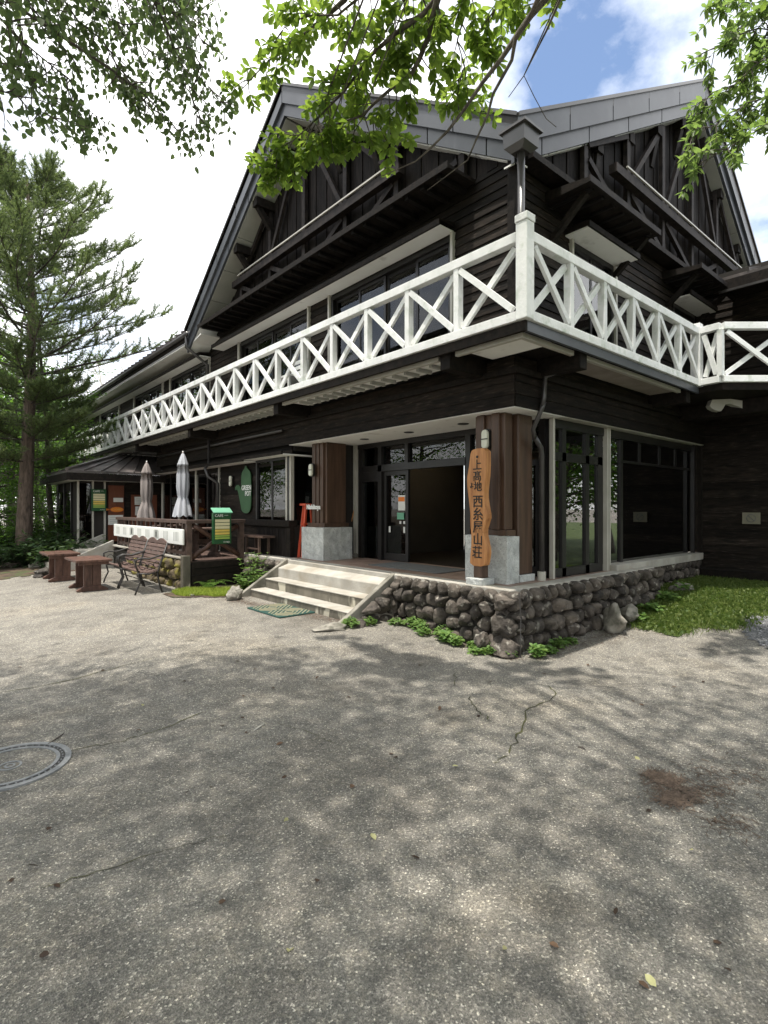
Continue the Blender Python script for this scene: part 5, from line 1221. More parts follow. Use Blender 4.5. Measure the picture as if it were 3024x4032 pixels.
def whorl(fo, p, d, n, size, rnd, spread=.9):
    """leaves fanned round a twig tip"""
    d = Vector(d).normalized(); a = d.orthogonal().normalized(); b = d.cross(a); ph = rnd.uniform(0, 6.28)
    for i in range(n):
        t = ph + 2*math.pi*i/n + rnd.gauss(0, .15); q = (d*rnd.uniform(.25, .6) + (a*math.cos(t)+b*math.sin(t))*spread)
        q.z -= .25; fo.add(p, q, (rnd.gauss(0, .25), rnd.gauss(0, .25), 1), size*rnd.uniform(.65, 1.15))
def twig_chain(start, d, L, rnd, seg=5, droop=.12, wig=.18):
    p = Vector(start); d = Vector(d).normalized(); P = [p.copy()]
    for i in range(seg):
        d = (d + Vector((rnd.gauss(0, wig), rnd.gauss(0, wig), rnd.gauss(0, wig*.7) - droop))).normalized(); p = p + d*(L/seg); P.append(p.copy())
    return P
# ------------------------------------------------------------------ generic forest broadleaf (shared meshes)
def make_tree_mesh(seed, H=9., R=3., clumps=60, per=75, leaf=.14, low=.28):
    rnd = random.Random(seed); wood = MB(); fo = Foli()
    tr = twig_chain((0, 0, -.2), (rnd.gauss(0, .04), rnd.gauss(0, .04), 1), H*.85, rnd, 8, 0, .05)
    wood.tube(tr, [H*.018*(1-i/9.5) + .012 for i in range(9)], 8)
    for c in range(clumps):
        f = low + (1-low)*(c+.5)/clumps; base = tr[min(7, int(f*8))].lerp(tr[min(8, int(f*8)+1)], (f*8) % 1)
        a = c*2.4 + rnd.uniform(-.5, .5); prof = math.sin(min(1, (f-low)/(1-low)*.92+.12)*math.pi)**.7
        L = R*prof*rnd.uniform(.55, 1.1)+.25
        br = twig_chain(base, (math.cos(a), math.sin(a), rnd.uniform(.05, .6)), L, rnd, 5, .03, .14)
        wood.tube(br, [.035*(1-i/6)*H/9+.005 for i in range(6)], 5)
        for k in range(3):
            e = br[3+k % 3] if k else br[5]
            n = per//3; C = np.array(e) + RNG.normal(size=(n, 3))*np.array([.42, .42, .26])*R/3
            D = RNG.normal(size=(n, 3)); D[:, 2] = -np.abs(D[:, 2])*.6; U = RNG.normal(size=(n, 3))*.35; U[:, 2] += 1
            fo.addn(C, D, U, leaf*RNG.uniform(.6, 1.2, n))
    return wood.mesh('trunk', m_bark2, smooth=True), foli_mesh('crown', T_OVAL, fo, m_leafF)
FT = [make_tree_mesh(s, h, r, c, p, lf_) for s, h, r, c, p, lf_ in ((1, 9, 3.0, 64, 90, .15), (2, 11, 3.0, 66, 90, .16), (3, 6, 2.3, 46, 90, .12))]
def forest_tree(px, d, kind, s, label, group, rz=0.):
    p = cs((px-1512)/2126*d, d); p.z = gz(p.x, p.y) - .05
    t = thing('broadleaf_tree', p, label, 'tree', group, rz); t.scale = (s, s, s)
    a = link('trunk', FT[kind][0], t); b = link('crown', FT[kind][1], t); tag(b, kind='stuff') if False else None
    return t
G1 = 'trees behind the annex'
for px, d, k, s, lb in ((-60, 22, 1, 1.0, 'tall broadleaf tree at the far left edge behind the pine'), (60, 26, 0, 1.05, 'leafy green tree directly behind the pine trunk'), (160, 30, 1, .95, 'tall green tree rising behind the hipped annex, left one'),
                        (255, 33, 0, 1.0, 'green tree rising behind the hipped annex, right one'), (20, 17.5, 2, .95, 'small bright green tree left of the pine trunk'), (215, 21, 2, .95, 'small bright green tree between the pine and the annex'),
                        (-250, 18, 0, 1, 'broadleaf tree mostly outside the left edge of the picture'), (110, 40, 1, 1.15, 'distant tall tree behind all others on the left'), (330, 42, 1, .9, 'distant tree just above the far end of the lodge roof'), (-10, 36, 0, 1.2, 'rounded distant tree seen left of the pine trunk'), (120, 25, 2, 1.15, 'bushy low tree seen just right of the pine trunk'), (45, 31, 2, 1.5, 'dense bush filling the gap behind the pine foot'), (190, 37, 2, 1.5, 'dense bush filling the gap behind the annex eave'), (-140, 15.5, 2, .8, 'low bushy tree at the left edge before the forest')):
    forest_tree(px, d, k, s, lb, G1, px*.37)
# trees to the sides and behind the photographer (they show in the windows)
G2 = 'trees mirrored in the lodge windows'
for i, (x, y, k, s) in enumerate(((15.2, -1.2, 2, 1.1), (17.2, .4, 2, 1.2), (19.5, -1.4, 2, 1.3), (14.5, -3.6, 2, 1.1), (12.2, -5.4, 2, 1.1), (18.5, -3.2, 0, 1.), (22, -6.5, 1, 1.), (25, -3.5, 0, 1.1), (17, -9, 1, 1.), (9.5, -12, 2, 1.2), (22, -9, 0, 1.1), (6, -14, 1, 1.), (2, -12, 0, 1.), (-9, 14, 0, 1), (-12, 18, 1, 1), (-8, 21, 0, 1.1), (-10, 9, 2, 1.2), (-14, 4, 1, 1.), (-9, -6, 0, 1.),)):
    t = thing('broadleaf_tree', (x, y, -.05), 'broadleaf tree outside the picture, mirrored in the windows, %s along the clearing' % ordinal(i), 'tree', G2, i*1.3); t.scale = (s, s, s)
    link('trunk', FT[k][0], t); link('crown', FT[k][1], t)
# ------------------------------------------------------------------ the pine on the left
def pine():
    rnd = random.Random(21); d0 = 15.2; b = cs((92-1512)/2126*d0, d0); b.z = gz(b.x, b.y) - .1
    t = thing('pine_tree', b, 'tall dark pine with layered boughs standing left of the lodge', 'tree')
    top = 10.9; tr = [Vector((0.015*z_*math.sin(z_*.35), .012*z_*math.cos(z_*.4), z_)) + Vector((FY, -FX, 0))*(.020*z_) for z_ in np.linspace(0, top, 12)]
    wd = MB().tube(tr, [.21*(1-i/12.2)+.015 for i in range(12)], 12)
    link('trunk', wd.mesh('trunk', m_bark, smooth=True), t)
    bw = MB(); fo = Foli()
    def at(z_):
        f = z_/top*11; i = min(10, int(f)); return tr[i].lerp(tr[i+1], f-i)
    z_ = 3.0
    while z_ < top - .2:
        f = (z_-3.0)/(top-3.0); nb = 6 if f < .75 else 5; L0 = 4.3*(1-f)**.62 + .45
        if z_ < 5.0: L0 *= .42
        a0 = rnd.uniform(0, 6.28)
        for k in range(nb):
            a = a0 + 2*math.pi*k/nb + rnd.gauss(0, .2); L = L0*rnd.uniform(.7, 1.12); el = -.04 + .6*f + rnd.gauss(0, .08)
            d = Vector((math.cos(a), math.sin(a), el)).normalized(); p = at(z_ + rnd.uniform(-.15, .15)); P = [p]; seg = 9
            for i in range(seg):
                d = (d + Vector((rnd.gauss(0, .06), rnd.gauss(0, .06), .035 + rnd.gauss(0, .03)))).normalized(); P.append(P[-1] + d*L/seg)
            bw.tube(P, [.035*(L/4)*(1-i/9.6)+.006 for i in range(seg+1)], 5, False)
            for i in range(2, seg+1):
                dd = (P[i]-P[i-1]).normalized(); sd = dd.cross(Vector((0, 0, 1))).normalized()
                for s in (-1, 1, 0) if i < seg else (-1, 1, 0, 0):
                    l = (.30 + .62*(1-i/seg) + .1)*rnd.uniform(.7, 1.2)*min(1, L/2.2+.25)
                    q = (dd*rnd.uniform(.5, 1.0) + sd*s*rnd.uniform(.6, 1.1) + Vector((0, 0, rnd.uniform(.0, .5))))
                    T_ = twig_chain(P[i], q, l, rnd, 4, -.08, .14); bw.tube(T_, [.009, .007, .006, .005, .004], 4, False)
                    for m in range(1, 5):
                        for hf in (0, .5):
                            c = T_[m-1].lerp(T_[m], 1-hf); ax = (T_[m]-T_[m-1]).normalized(); n = 13
                            D = RNG.normal(size=(n, 3))*.75 + np.array(ax)*.95 + np.array([0, 0, .25]); fo.addn([c]*n, D, RNG.normal(size=(n, 3)), RNG.uniform(.085, .15, n))
        z_ += .50*(1-.25*f)
    tag(link('boughs', bw.mesh('boughs', m_twig), t), kind='stuff')
    Tn = (np.array([(0, -.055, 0), (0, .055, 0), (.6, .045, .0), (1, 0, 0)], float), np.array([(0, 1, 2, 3)], int))
    o = link('needles', foli_mesh('needles', Tn, fo, m_needle), t); tag(o, kind='stuff')
pine()
# slim trunks between the pine and the annex
for i, (px, d, h, r) in enumerate(((205, 17.5, 9, .10), (268, 17.2, 7, .045), (150, 20, 9, .09), (30, 19, 10, .12))):
    p = cs((px-1512)/2126*d, d); rnd = random.Random(i+5)
    P = twig_chain((p.x, p.y, -.1), (rnd.gauss(0, .03), rnd.gauss(0, .03), 1), h, rnd, 8, 0, .04)
    t = thing('slim_tree', (p.x, p.y, 0), ['slim dark trunk just right of the pine', 'very thin sapling before the annex corner', 'slim trunk farther back behind the pine', 'straight dark trunk at the far left edge'][i], 'tree', 'slim trunks in the wood')
    MB().tube(P, [r*(1-j/10) for j in range(9)], 8).build('trunk', m_bark2, t, smooth=True)
    fo = Foli(); bw = MB()
    for k in range(26):
        f = rnd.uniform(.25, 1); q = P[min(8, int(f*8))]; a = rnd.uniform(0, 6.28)
        B_ = twig_chain(q, (math.cos(a), math.sin(a), .15), rnd.uniform(.5, 1.5), rnd, 4, .05, .12); bw.tube(B_, [.012, .01, .008, .006, .004], 4, False)
        for e in B_[2:]:
            n = 14; C = np.array(e) + RNG.normal(size=(n, 3))*[.22, .22, .06]; D = RNG.normal(size=(n, 3)); D[:, 2] *= .25; U = RNG.normal(size=(n, 3))*.2; U[:, 2] += 1; fo.addn(C, D, U, .12*RNG.uniform(.6, 1.2, n))
    tag(bw.build('twigs', m_twig, t), kind='stuff'); link('crown', foli_mesh('crown', T_OVAL, fo, m_leafF, org(t)), t)
# bare tree above the far roof
def bare():
    d = 33; p = cs((415-1512)/2126*d, d); rnd = random.Random(4); t = thing('bare_tree', p, 'leafless pale tree above the far end of the lodge roof', 'tree'); m_ = MB()
    def grow(q, dv, L, r, lv):
        P = twig_chain(q, dv, L, rnd, 4, -.02, .12); m_.tube(P, [r*(1-.12*i) for i in range(5)], 5, False)
        if lv == 0: return
        for k in range(4):
            e = P[1+k]; a = rnd.uniform(0, 6.28); grow(e, Vector(dv)*.8 + Vector((math.cos(a), math.sin(a), .25))*.75, L*rnd.uniform(.5, .72), r*.5, lv-1)
    grow((p.x, p.y, 0), (0, 0, 1), 7.6, .13, 4); m_.build('branches', m_alu, t)
bare()
# ------------------------------------------------------------------ undergrowth on the left
def shrub_mesh(seed, R, Hh, n, leaf, T, mat, blade=False):
    rnd = random.Random(seed); fo = Foli(); wd = MB()
    for k in range(n):
        a = rnd.uniform(0, 6.28); r = R*math.sqrt(rnd.random())*.6
        P = twig_chain((r*math.cos(a), r*math.sin(a), -.03), (math.cos(a)*.5, math.sin(a)*.5, 1), Hh*rnd.uniform(.5, 1.15), rnd, 4, .05, .15)
        wd.tube(P, [.008, .007, .006, .005, .004], 4, False)
        for e in P[1:]: 
            for q in range(5 if blade else 7):
                p = e + Vector((rnd.gauss(0, .09*R), rnd.gauss(0, .09*R), rnd.gauss(0, .06)))
                aa = rnd.uniform(0, 6.28); fo.add(p, (math.cos(aa), math.sin(aa), rnd.uniform(-.4, .5)), (rnd.gauss(0, .3), rnd.gauss(0, .3), 1), leaf*rnd.uniform(.6, 1.25))
    return wd.mesh('stems', m_twig), foli_mesh('leaves', T, fo, mat)
SH = [shrub_mesh(1, .7, .85, 60, .17, T_NARR, m_leafS, True), shrub_mesh(2, .6, .6, 55, .20, T_NARR, m_leafS, True), shrub_mesh(3, .8, 1.5, 70, .11, T_OVAL, m_leafF)]
k = 0
wh = ['leftmost', 'second from the left', 'third from the left', 'fourth from the left', 'fifth from the left', 'sixth from the left', 'seventh from the left', 'eighth from the left', 'ninth from the left']
for row, (d, nm, kinds, pxs) in enumerate(((14.6, 'front row before the pine', (1, 0, 1, 0), (-60, 30, 125, 215, 300)), (16.0, 'middle row around the pine foot', (0, 0, 2, 0), (-90, 0, 85, 170, 245, 310)), (17.8, 'back row in the wood', (2, 0, 2), (-80, 20, 110, 200, 280, 345)))):
    for i, px in enumerate(pxs):
        p = cs((px-1512)/2126*d, d + random.uniform(-.4, .4)); kd = kinds[i % len(kinds)]; s = random.uniform(.85, 1.25)
        t = thing('undergrowth_shrub', (p.x, p.y, gz(p.x, p.y)), 'leafy undergrowth shrub, %s of the %s' % (wh[i], nm), 'shrub', 'undergrowth under the pine', random.uniform(0, 6)); t.scale = (s, s, s)
        link('stems', SH[kd][0], t); link('leaves', SH[kd][1], t)
# ------------------------------------------------------------------ weeds along the wall foot, ferns
def weed_mesh(seed, R, Hh, n, leaf, T, mat):
    rnd = random.Random(seed); fo = Foli(); wd = MB()
    for k in range(n):
        a = rnd.uniform(0, 6.28); r = R*math.sqrt(rnd.random()); h = Hh*rnd.uniform(.35, 1.1)*(1-.5*r/R); p = Vector((r*math.cos(a), r*math.sin(a), h))
        wd.tube([(p.x*.6, p.y*.6, -.01), (p.x*.85, p.y*.85, h*.5), p], .0022, 3, False)
        whorl(fo, p, (rnd.gauss(0, .3), rnd.gauss(0, .3), 1), 4, leaf, rnd, 1.0)
    return wd.mesh('stems', m_grassr), foli_mesh('leaves', T, fo, mat)
WM = [weed_mesh(1, .14, .14, 60, .045, T_HEART, m_weed), weed_mesh(2, .12, .10, 44, .06, T_OVAL, m_weed), weed_mesh(3, .10, .16, 30, .075, T_OVAL, m_weed)]
def weed(x, y, kd, s, label):
    t = thing('weed_clump', (x, y, gz(x, y)), label, 'weed', 'weeds at the wall foot', x*7+y*3); t.scale = (s, s, s*random.uniform(.85, 1.2)); link('stems', WM[kd][0], t); link('leaves', WM[kd][1], t)
for i, f in enumerate(np.linspace(0, 1, 13)):
    y = 5.82 - f*2.1; x = 5.02 + .10*math.sin(i*2.3) - (.14 if i < 2 else .0) + (.02 if i > 9 else 0)
    if i == 0: x, y = 4.33, 5.70
    if i == 1: x, y = 4.62, 5.66
    weed(x, y, (0, 0, 0, 0, 0, 0, 0, 2, 2, 1, 1, 2, 2)[i], (.8, .75, .7, .95, .8, .75, .95, 1.05, .8, .7, .9, .8, .7)[i], 'bright green weed clump at the rubble wall foot, %s from the steps' % ordinal(i))
for i, (x, y, kd, s) in enumerate(((5.35, 3.52, 2, .9), (5.62, 3.55, 1, .8), (5.9, 3.58, 2, .9), (6.2, 3.6, 1, .7), (7.6, 3.4, 2, 1.1), (8.2, 3.45, 2, 1.3), (8.9, 3.5, 2, 1.4), (9.6, 3.55, 2, 1.3))):
    weed(x, y, kd, s, 'shaded weed clump along the right rubble wall, %s from the corner' % ordinal(i))
# leafy shoots and a fern in the pocket beside the steps
def shoot(x, y, h, n, mat, label, seed, T=T_OVAL, leaf=.075):
    rnd = random.Random(seed); z0 = gz(x, y); t = thing('leafy_shoot', (x, y, z0), label, 'plant'); fo = Foli(); wd = MB()
    for k in range(n):
        a = rnd.uniform(0, 6.28); P = twig_chain((x, y, z0), (math.cos(a)*.5, math.sin(a)*.5, 1), h*rnd.uniform(.5, 1.1), rnd, 6, .06, .14); wd.tube(P, .004, 4, False)
        for e in P[2:]:
            for q in range(4): aa = rnd.uniform(0, 6.28); fo.add(e, (math.cos(aa), math.sin(aa), rnd.uniform(-.2, .4)), (0, 0, 1), leaf*rnd.uniform(.7, 1.2))
    wd.build('stems', m_grassr, t); link('leaves', foli_mesh('leaves', T, fo, mat, org(t)), t)
shoot(4.90, 9.75, .75, 14, m_weed, 'tall yellow-green leafy shoots beside the short rubble wall', 1)
shoot(4.62, 9.28, .48, 16, m_weed, 'lower bright green shoots against the left cheek wall', 2, T_HEART, .09)
fn = thing('fern', (4.25, 10.1, gz(4.25, 10.1)), 'green fern frond arching under the café deck', 'fern'); fo = Foli(); wd = MB(); rnd = random.Random(8)
for k in range(7):
    a = -2.4 + k*.55; P = twig_chain((4.25, 10.15, gz(4.25, 10.1)), (math.cos(a)*.8, math.sin(a)*.8, .9), .55, rnd, 9, .14, .03); wd.tube(P, .003, 3, False)
    for j in range(1, 10):
        d = (P[j]-P[j-1]).normalized(); sd = d.cross(Vector((0, 0, 1))).normalized()
        for s in (-1, 1): fo.add(P[j], sd*s + d*.4, (0, 0, 1), .13*(1-j/12))
wd.build('stems', m_grassr, fn); link('fronds', foli_mesh('fronds', T_NARR, fo, m_leafF, org(fn)), fn)
# ------------------------------------------------------------------ lawn, moss (uncountable)
def blades(name, n, box, inside, mat, hmin, hmax, T=T_BLADE, dz=.012, lean=.5, edge=.0):
    fo = Foli(); c = 0
    while c < n:
        x = random.uniform(box[0], box[2]); y = random.uniform(box[1], box[3])
        if not inside(x + random.gauss(0, edge), y + random.gauss(0, edge)): continue
        a = random.uniform(0, 6.28); fo.add((x, y, gz(x, y)+dz), (math.cos(a)*lean, math.sin(a)*lean, random.uniform(.5, 1.1)), (random.gauss(0, 1), random.gauss(0, 1), .2), random.uniform(hmin, hmax)); c += 1
    o = link(name, foli_mesh(name, T, fo, mat)); tag(o, kind='stuff'); return o
LI = lambda x, y: inpoly(x + wob(x, y), y + wob(y, x), LAWN) and y < 3.95 and x < 11.6
o = blades('lawn_grass', 34000, (7.3, -2, 11.6, 4), LI, m_grassr, .04, .12, edge=.11); tag(o, 'short green lawn beside the right wall', 'grass')
o = blades('lawn_clover', 11000, (7.3, -2, 11.6, 4), LI, m_grassr, .03, .06, T_HEART, .045, 1.2, .08); tag(o, 'broad-leaved ground cover within the lawn', 'ground cover')
o = blades('moss_grass', 9000, (3.2, 8.8, 5.2, 10.6), lambda x, y: inpoly(x + wob(x, y, .05), y + wob(y, x, .05), [(3.5, 10.1), (3.62, 9.5), (4.0, 9.12), (4.6, 9.02), (4.75, 9.6), (4.2, 10.0), (3.9, 10.35)]), m_moss, .03, .09); tag(o, 'yellow-green mossy grass in the pocket left of the steps', 'grass')
# gravel stones, needle litter
fo = Foli(); c = 0
while c < 5000:
    x = random.uniform(7, 11.5); y = random.uniform(-2, 2.8)
    if inpoly(x + wob(x, y, .2), y + wob(y, x, .2), GRAV): fo.add((x, y, gz(x, y)+.008), (random.gauss(0, 1), random.gauss(0, 1), random.gauss(0, .3)), (random.gauss(0, .3), random.gauss(0, .3), 1), random.uniform(.012, .035)); c += 1
TS = (np.array([(-.5, -.4, 0), (.5, -.45, 0), (.45, .5, 0), (-.5, .4, 0), (-.25, -.2, .45), (.3, -.2, .4), (.2, .25, .42), (-.25, .2, .5)], float), np.array([(4, 5, 6, 7), (0, 1, 5, 4), (1, 2, 6, 5), (2, 3, 7, 6), (3, 0, 4, 7)], int))
o = link('gravel_stones', foli_mesh('gravel_stones', TS, fo, M('gravel_stone', (.10, .10, .105), (.30, .30, .30), 30, rough=.85, ramp=(.4, .6)))); tag(o, 'loose grey gravel beside the lawn', 'gravel', kind='stuff')
def litter(name, spots, n, label, mat=m_needl, sz=(.015, .05)):
    fo = Foli()
    for _ in range(n):
        x, y, s = random.choice(spots); x += random.gauss(0, s); y += random.gauss(0, s); a = random.uniform(0, 6.28)
        fo.add((x, y, gz(x, y)+.006), (math.cos(a), math.sin(a), random.uniform(-.05, .15)), (random.gauss(0, .2), random.gauss(0, .2), 1), random.uniform(*sz))
    T = (np.array([(-.5, -.06, 0), (.5, -.06, 0), (.5, .06, 0), (-.5, .06, 0)], float), np.array([(0, 1, 2, 3)], int))
    o = link(name, foli_mesh(name, T, fo, mat)); tag(o, label, 'litter', kind='stuff')
gp_ = lambda px, py, s: (*G(px, py), s)
litter('needle_litter', [gp_(2640, 3085, .07), gp_(2590, 3060, .05), gp_(2690, 3130, .06), gp_(2640, 3150, .05)], 1500, 'brown patch of pine needles on the asphalt at right')
litter('needle_litter', [gp_(2800, 3120, .06), gp_(2860, 3250, .07), gp_(2780, 3060, .12), gp_(2960, 3050, .2)], 500, 'scattered brown needles at the right edge of the asphalt')
litter('needle_litter', [(4.45-.03*q, 6.1+q*.2, .09) for q in range(14)] + [(4.3, 8.9, .12), (4.1, 9.15, .12)], 2600, 'rust-brown needles swept against the foot of the steps')
litter('needle_litter', [(5.08, 3.7+q*.2, .06) for q in range(10)] + [(5.4+q*.25, 3.5, .10) for q in range(10)] + [(7.2, 3.35, .2), (6.9, 3.3, .15)], 2400, 'brown needles along the rubble wall foot')
# fallen leaves and twigs, countable
lm = [np_mesh('fallen_leaf', *instance(T_OVAL, [(0, 0, 0)], [(1, 0, .05)], [(0, .1, 1)], [1.]), mt_) for mt_ in (m_dry, m_pale)]
rnd = random.Random(3)
for i in range(56):
    px = rnd.uniform(20, 3000); py = 2620 + 1350*rnd.random()**1.6; x, y = G(px, py)
    o = link('fallen_leaf', lm[0] if rnd.random() < .78 else lm[1], None, (x, y, gz(x, y)+.008), (rnd.gauss(0, .25), rnd.gauss(0, .25), rnd.uniform(0, 6)), (rnd.uniform(.03, .055),)*3)
    tag(o, 'small fallen leaf lying on the asphalt', 'fallen leaf', 'leaves fallen on the asphalt')
for i, (a, b, lb) in enumerate((((1000, 2880), (1045, 2850), 'pale bent twig on the asphalt left of centre'), ((2275, 2945), (2305, 2955), 'short dark twig on the asphalt right of centre'), ((190, 2935), (250, 2895), 'thin twig lying just beyond the manhole cover'))):
    p, q = G(*a), G(*b); m_ = ((p[0]+q[0])/2+.01, (p[1]+q[1])/2)
    solo(MB().tube([(*p, gz(*p)+.008), (*m_, gz(*p)+.012), (*q, gz(*q)+.008)], [.004, .006, .003], 6), 'fallen_twig', m_twig if i else m_alu, lb, 'twig', smooth=True)

# ------------------------------------------------------------------ overhead trees: boughs reach into the picture from above, crowns shade the forecourt
GAPS = [G(1080, 3470), G(1830, 3520), G(1950, 2960), G(2640, 2960), G(2200, 2680)]
def limb_tree(name, base, fork, limbs, crown_box, ncl, per, T, mat, leaf, label, bark, seed, sprays, part_leaves=0, whorled=5, twigL=(.25, .55), keepout=None, nlimb=9, csz=.62, cleaf=None, bushy=1.):
    """limbs: list of (points, r0, leaf_from, density) ; crown_box: (r0,r1,d0,d1,z0,z1) about the photographer"""
    rnd = random.Random(seed); t = thing(name, base, label, 'tree', 'trees whose boughs overhang the forecourt'); base = Vector(base); fork = Vector(fork)
    P = [base.lerp(fork, i/6) + Vector((rnd.gauss(0, .05), rnd.gauss(0, .05), 0))*(i not in (0, 6)) for i in range(7)]
    wd = MB().tube(P, [.26*(1-.07*i) for i in range(7)], 12); wd.build('trunk', bark, t, smooth=True)
    bw = MB(); fo = Foli(); spots = []
    for pts, r0, lf0, dens in limbs:
        pts = [Vector(p) for p in pts]; n = len(pts)
        # bough from the fork to its first point
        a = fork; b = pts[0]; m1 = a.lerp(b, .5) + Vector((0, 0, .5)); full = [a, a.lerp(m1, .6), m1.lerp(b, .4)] + pts
        k = len(full); bw.tube(full, [max(.003, r0*(1.9-1.75*(i/(k-1))**.8)) for i in range(k)], 6)
        L = [0]
        for i in range(n-1): L.append(L[-1] + (pts[i+1]-pts[i]).length)
        m = int(L[-1]*dens*bushy) if dens > 1 else 0
        for j in range(m):
            f = lf0 + (1-lf0)*(j+rnd.random())/m; s = f*L[-1]; i = max(q for q in range(n-1) if L[q] <= s); e = pts[i].lerp(pts[i+1], (s-L[i])/max(1e-6, L[i+1]-L[i])); d = (pts[i+1]-pts[i]).normalized()
            a_ = rnd.uniform(0, 6.28); o1 = d.orthogonal().normalized(); o2 = d.cross(o1); q = d*rnd.uniform(.2, .9) + (o1*math.cos(a_)+o2*math.sin(a_))*rnd.uniform(.4, 1.0) - Vector((0, 0, .25))
            TW = twig_chain(e, q, rnd.uniform(*twigL), rnd, 4, .10, .16); bw.tube(TW, [.006, .005, .004, .003, .002], 4, False)
            for w in TW[2:]: spots.append((w, (TW[4]-TW[2]).normalized()))
        if dens > 1: spots.append((pts[-1], (pts[-1]-pts[-2]).normalized()))
    for (w, d) in spots:
        if whorled: whorl(fo, w, d, whorled + rnd.choice((-1, 0, 0, 1)), leaf, rnd)
        else:
            for q in range(3): fo.add(w + Vector((rnd.gauss(0, .04), rnd.gauss(0, .04), rnd.gauss(0, .04))), (rnd.gauss(0, .6), rnd.gauss(0, .6), -.7), (rnd.gauss(0, .6), rnd.gauss(0, .6), .4), leaf*rnd.uniform(.7, 1.15))
    nvis = len(fo.P)
    # crown above, out of the picture
    r0, r1, d0, d1, z0, z1 = crown_box; cl = 0; tries = 0
    while cl < ncl and tries < ncl*40:
        tries += 1
        r, d, z_ = rnd.uniform(r0, r1), rnd.uniform(d0, d1), rnd.uniform(z0, z1); c = cs(r, d, z_)
        if d > 0 and (z_ - EYE - .75) < .96*(d+.5): continue
        if keepout and keepout(r, d, z_): continue
        if any(math.hypot(c.x+.22*c.z-gx, c.y+.04*c.z-gy) < .62 for gx, gy in GAPS): continue      # open windows in the leaf cover
        cl += 1
        if cl % max(1, ncl//(nlimb*3)) == 0:
            mid = fork.lerp(c, .5) + Vector((0, 0, .4)); bw.tube([fork, fork.lerp(mid, .5), mid, c], [.07, .05, .03, .008], 6)
        n = per; C = np.array(c) + RNG.normal(size=(n, 3))*[csz, csz, csz*.6]; D = RNG.normal(size=(n, 3)); D[:, 2] = D[:, 2]*.5 - .3; U = RNG.normal(size=(n, 3))*.45; U[:, 2] += 1
        fo.addn(C, D, U, (cleaf or leaf*1.1)*RNG.uniform(.7, 1.15, n))
    bw.build('boughs', bark, t, smooth=True)
    Pp, D, U, S = fo.arrays(); off = np.array(org(t)); idx = np.arange(len(Pp)); big = []
    if part_leaves:
        sc = []
        for i in range(nvis):
            p = seen(Pp[i]); dd = FX*Pp[i][0]+FY*Pp[i][1]; sc.append(S[i]/dd if p else 0)
        big = list(np.argsort(sc)[::-1][:part_leaves]); idx = np.setdiff1d(idx, big)
    V, F = instance(T, Pp[idx]-off, D[idx], U[idx], S[idx]); cr = link('crown', np_mesh('crown', V, F, mat), t); tag(cr, kind='stuff')
    if big:
        lfm = np_mesh('leaf', *instance(T, [(0, 0, 0)], [(1, 0, 0)], [(0, 0, 1)], [1.]), mat)
        for i in big:
            d = Vector(D[i]).normalized(); b = Vector(U[i]).cross(d).normalized(); n = d.cross(b); R = Matrix((d, b, n)).transposed()
            o = bpy.data.objects.new('leaf', lfm); COL.objects.link(o); o.parent = cr; o.location = Pp[i]-off; o.rotation_euler = R.to_euler(); o.scale = (S[i],)*3
    return t
def WL(pl, d0, d1): 
    n = len(pl); return [W(px, py, d0+(d1-d0)*i/(n-1)) for i, (px, py) in enumerate(pl)]
# centre: the chestnut-like tree
LB = [
 (WL([(1420, -110), (1357, 0), (1298, 53), (1218, 123), (1145, 166), (1066, 232), (1013, 285), (940, 365)], 4.6, 5.6), .022, .15, 6),
 (WL([(1745, -120), (1722, 0), (1702, 66), (1686, 146), (1649, 239), (1616, 298), (1550, 341), (1483, 398), (1424, 457), (1357, 477), (1298, 500), (1200, 530)], 4.2, 4.9), .022, .05, 9),
 (WL([(1760, -60), (1669, 53), (1556, 133), (1444, 232), (1404, 292), (1357, 358), (1258, 457), (1165, 545), (1090, 595)], 4.3, 4.8), .018, .1, 10),
 (WL([(2230, -120), (2144, 0), (2090, 61), (2029, 149), (1975, 230), (1900, 325), (1828, 431), (1762, 517), (1696, 583), (1636, 636), (1497, 696)], 4.0, 4.6), .022, .99, .5),
 (WL([(2090, 61), (2029, 156), (2015, 237), (1941, 371), (1921, 451), (1875, 550), (1841, 630), (1762, 690), (1682, 749)], 4.05, 4.6), .014, .99, .5),
 (WL([(2240, -90), (2205, 0), (2151, 122), (2117, 190), (2063, 298), (2002, 383)], 4.1, 4.4), .012, .99, .5),
 (WL([(2063, 298), (2103, 380), (2151, 468), (2190, 500)], 4.3, 4.5), .005, .99, .3),
 (WL([(1500, -160), (1450, -40), (1330, 60), (1230, 60), (1130, 90), (1095, 150)], 4.5, 5.2), .014, .1, 8),
 (WL([(1640, -160), (1600, -20), (1540, 90), (1480, 180), (1430, 300), (1330, 340)], 4.3, 5.0), .014, .0, 11),
 (WL([(1860, -160), (1840, -40), (1830, 60), (1800, 160), (1830, 260), (1800, 330)], 4.3, 4.8), .012, .0, 9),
 (WL([(2060, -160), (2000, -30), (1940, 50), (1880, 130), (1900, 210)], 4.3, 4.7), .012, .0, 10),
 (WL([(2240, -160), (2180, -50), (2120, 20), (2070, 60)], 4.4, 4.7), .010, .0, 9),
 (WL([(1700, -160), (1640, -60), (1720, 120), (1740, 280), (1800, 420), (1850, 440)], 4.5, 5.0), .010, .1, 5),
 (WL([(1258, 457), (1200, 570), (1130, 630), (1070, 655)], 4.75, 4.9), .007, .0, 16),
 (WL([(1424, 457), (1500, 500), (1540, 530)], 4.7, 4.9), .006, .0, 14),
 (WL([(1298, 504), (1330, 540), (1350, 560)], 4.8, 4.9), .006, .0, 14),
]
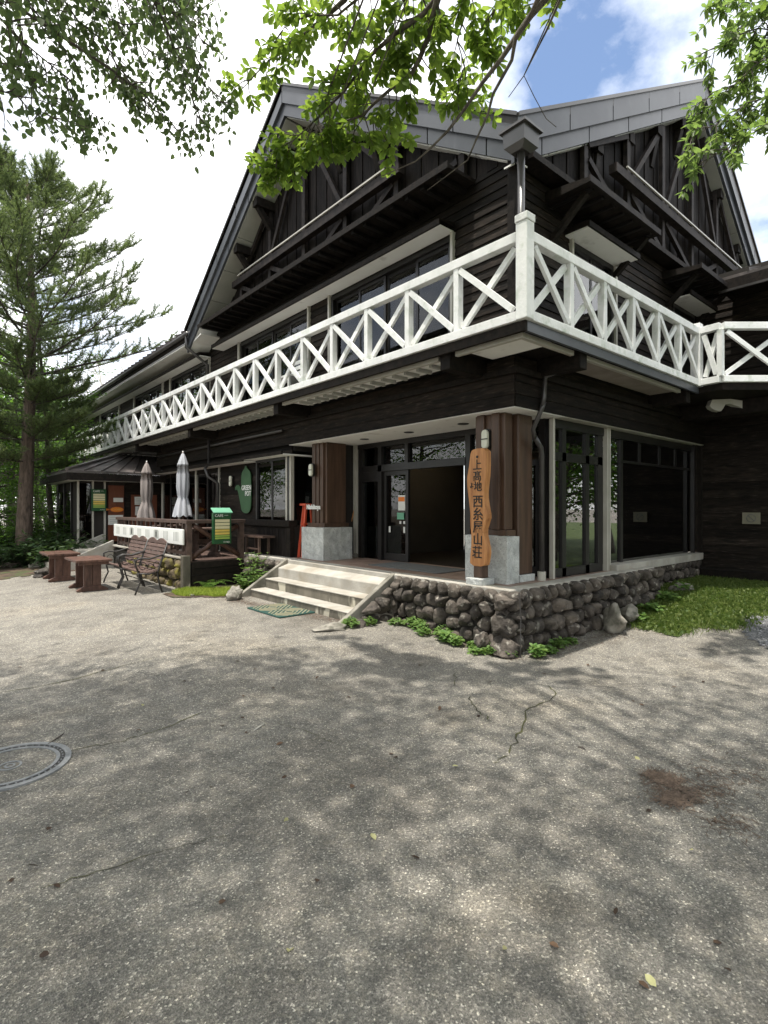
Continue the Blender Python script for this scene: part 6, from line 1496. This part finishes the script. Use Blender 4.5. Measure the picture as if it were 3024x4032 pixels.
limb_tree('chestnut_tree', cs(2.6, -1.6, -.1), cs(2.3, -1.2, 5.6), LB, (-2.8, 4.4, -3.5, 3.7, 6.4, 9.8), 205, 130, T_OBOV, m_leafB, .108, 'broad-leaved tree with bright whorled leaves hanging across the top centre', m_bark2, 31, None, 300, 5, (.12, .34), cleaf=.13, bushy=1.75)
# left: dense fine-leaved tree
LA = []
rnd = random.Random(77)
for (x0, y0, x1, y1, d) in ((-150, -200, 520, 380, 6.2), (-150, 0, 420, 480, 6.0), (-150, 140, 330, 500, 5.6), (0, -200, 640, 260, 6.5), (150, -200, 760, 230, 6.8), (300, -200, 850, 130, 6.9), (-150, 260, 210, 470, 5.3), (420, -200, 860, 60, 7.2),
                            (100, -150, 600, 470, 6.0), (-100, -150, 300, 240, 5.4), (520, -200, 780, 200, 6.6), (500, -100, 880, 420, 6.2), (560, -100, 800, 500, 6.0), (200, -200, 480, 120, 5.8), (-150, -100, 120, 150, 5.0), (380, 250, 720, 520, 6.1)):
    n = 8; pts = []
    for i in range(n):
        f = i/(n-1); pts.append(W(x0+(x1-x0)*f + rnd.gauss(0, 16), y0+(y1-y0)*(f**1.25) + rnd.gauss(0, 16), (d + .5*f)*.66 + rnd.gauss(0, .05)))
    LA.append((pts, .009, .10, 20))
limb_tree('linden_tree', cs(-6.2, 1.2, -.1), cs(-5.6, 1.6, 5.2), LA, (-7.5, -.6, -3.0, 3.8, 6.4, 9.8), 185, 170, T_HEART, m_leafA, .058, 'fine-leaved tree hanging densely over the top left corner', m_bark2, 33, None, 0, 0, (.10, .30), cleaf=.10)
# right: narrow-leaved tree
LC = []
for (x0, y0, x1, y1, d) in ((3250, -150, 2790, 60, 5.6), (3250, 40, 2770, 230, 5.6), (3250, 150, 2740, 420, 5.5), (3250, 300, 2700, 560, 5.4), (3250, 420, 2740, 640, 5.3), (3250, -200, 2900, 150, 5.9), (3200, 250, 2880, 500, 5.5), (3250, 0, 2920, 330, 5.8), (3150, -150, 2990, 250, 5.6)):
    n = 8; LC.append(([W(x0+(x1-x0)*i/(n-1) + rnd.gauss(0, 12), y0+(y1-y0)*(i/(n-1))**1.3 + rnd.gauss(0, 12), d + rnd.gauss(0, .05)) for i in range(n)], .010, .2, 12))
limb_tree('horse_chestnut_tree', cs(6.6, 2.2, -.1), cs(6.2, 2.4, 5.0), LC, (3.4, 7, -3.0, 2.6, 6.2, 9.2), 55, 130, T_NARR, m_leafC, .105, 'narrow-leaved tree hanging into the top right corner', m_bark2, 35, None, 0, 5, (.12, .34))
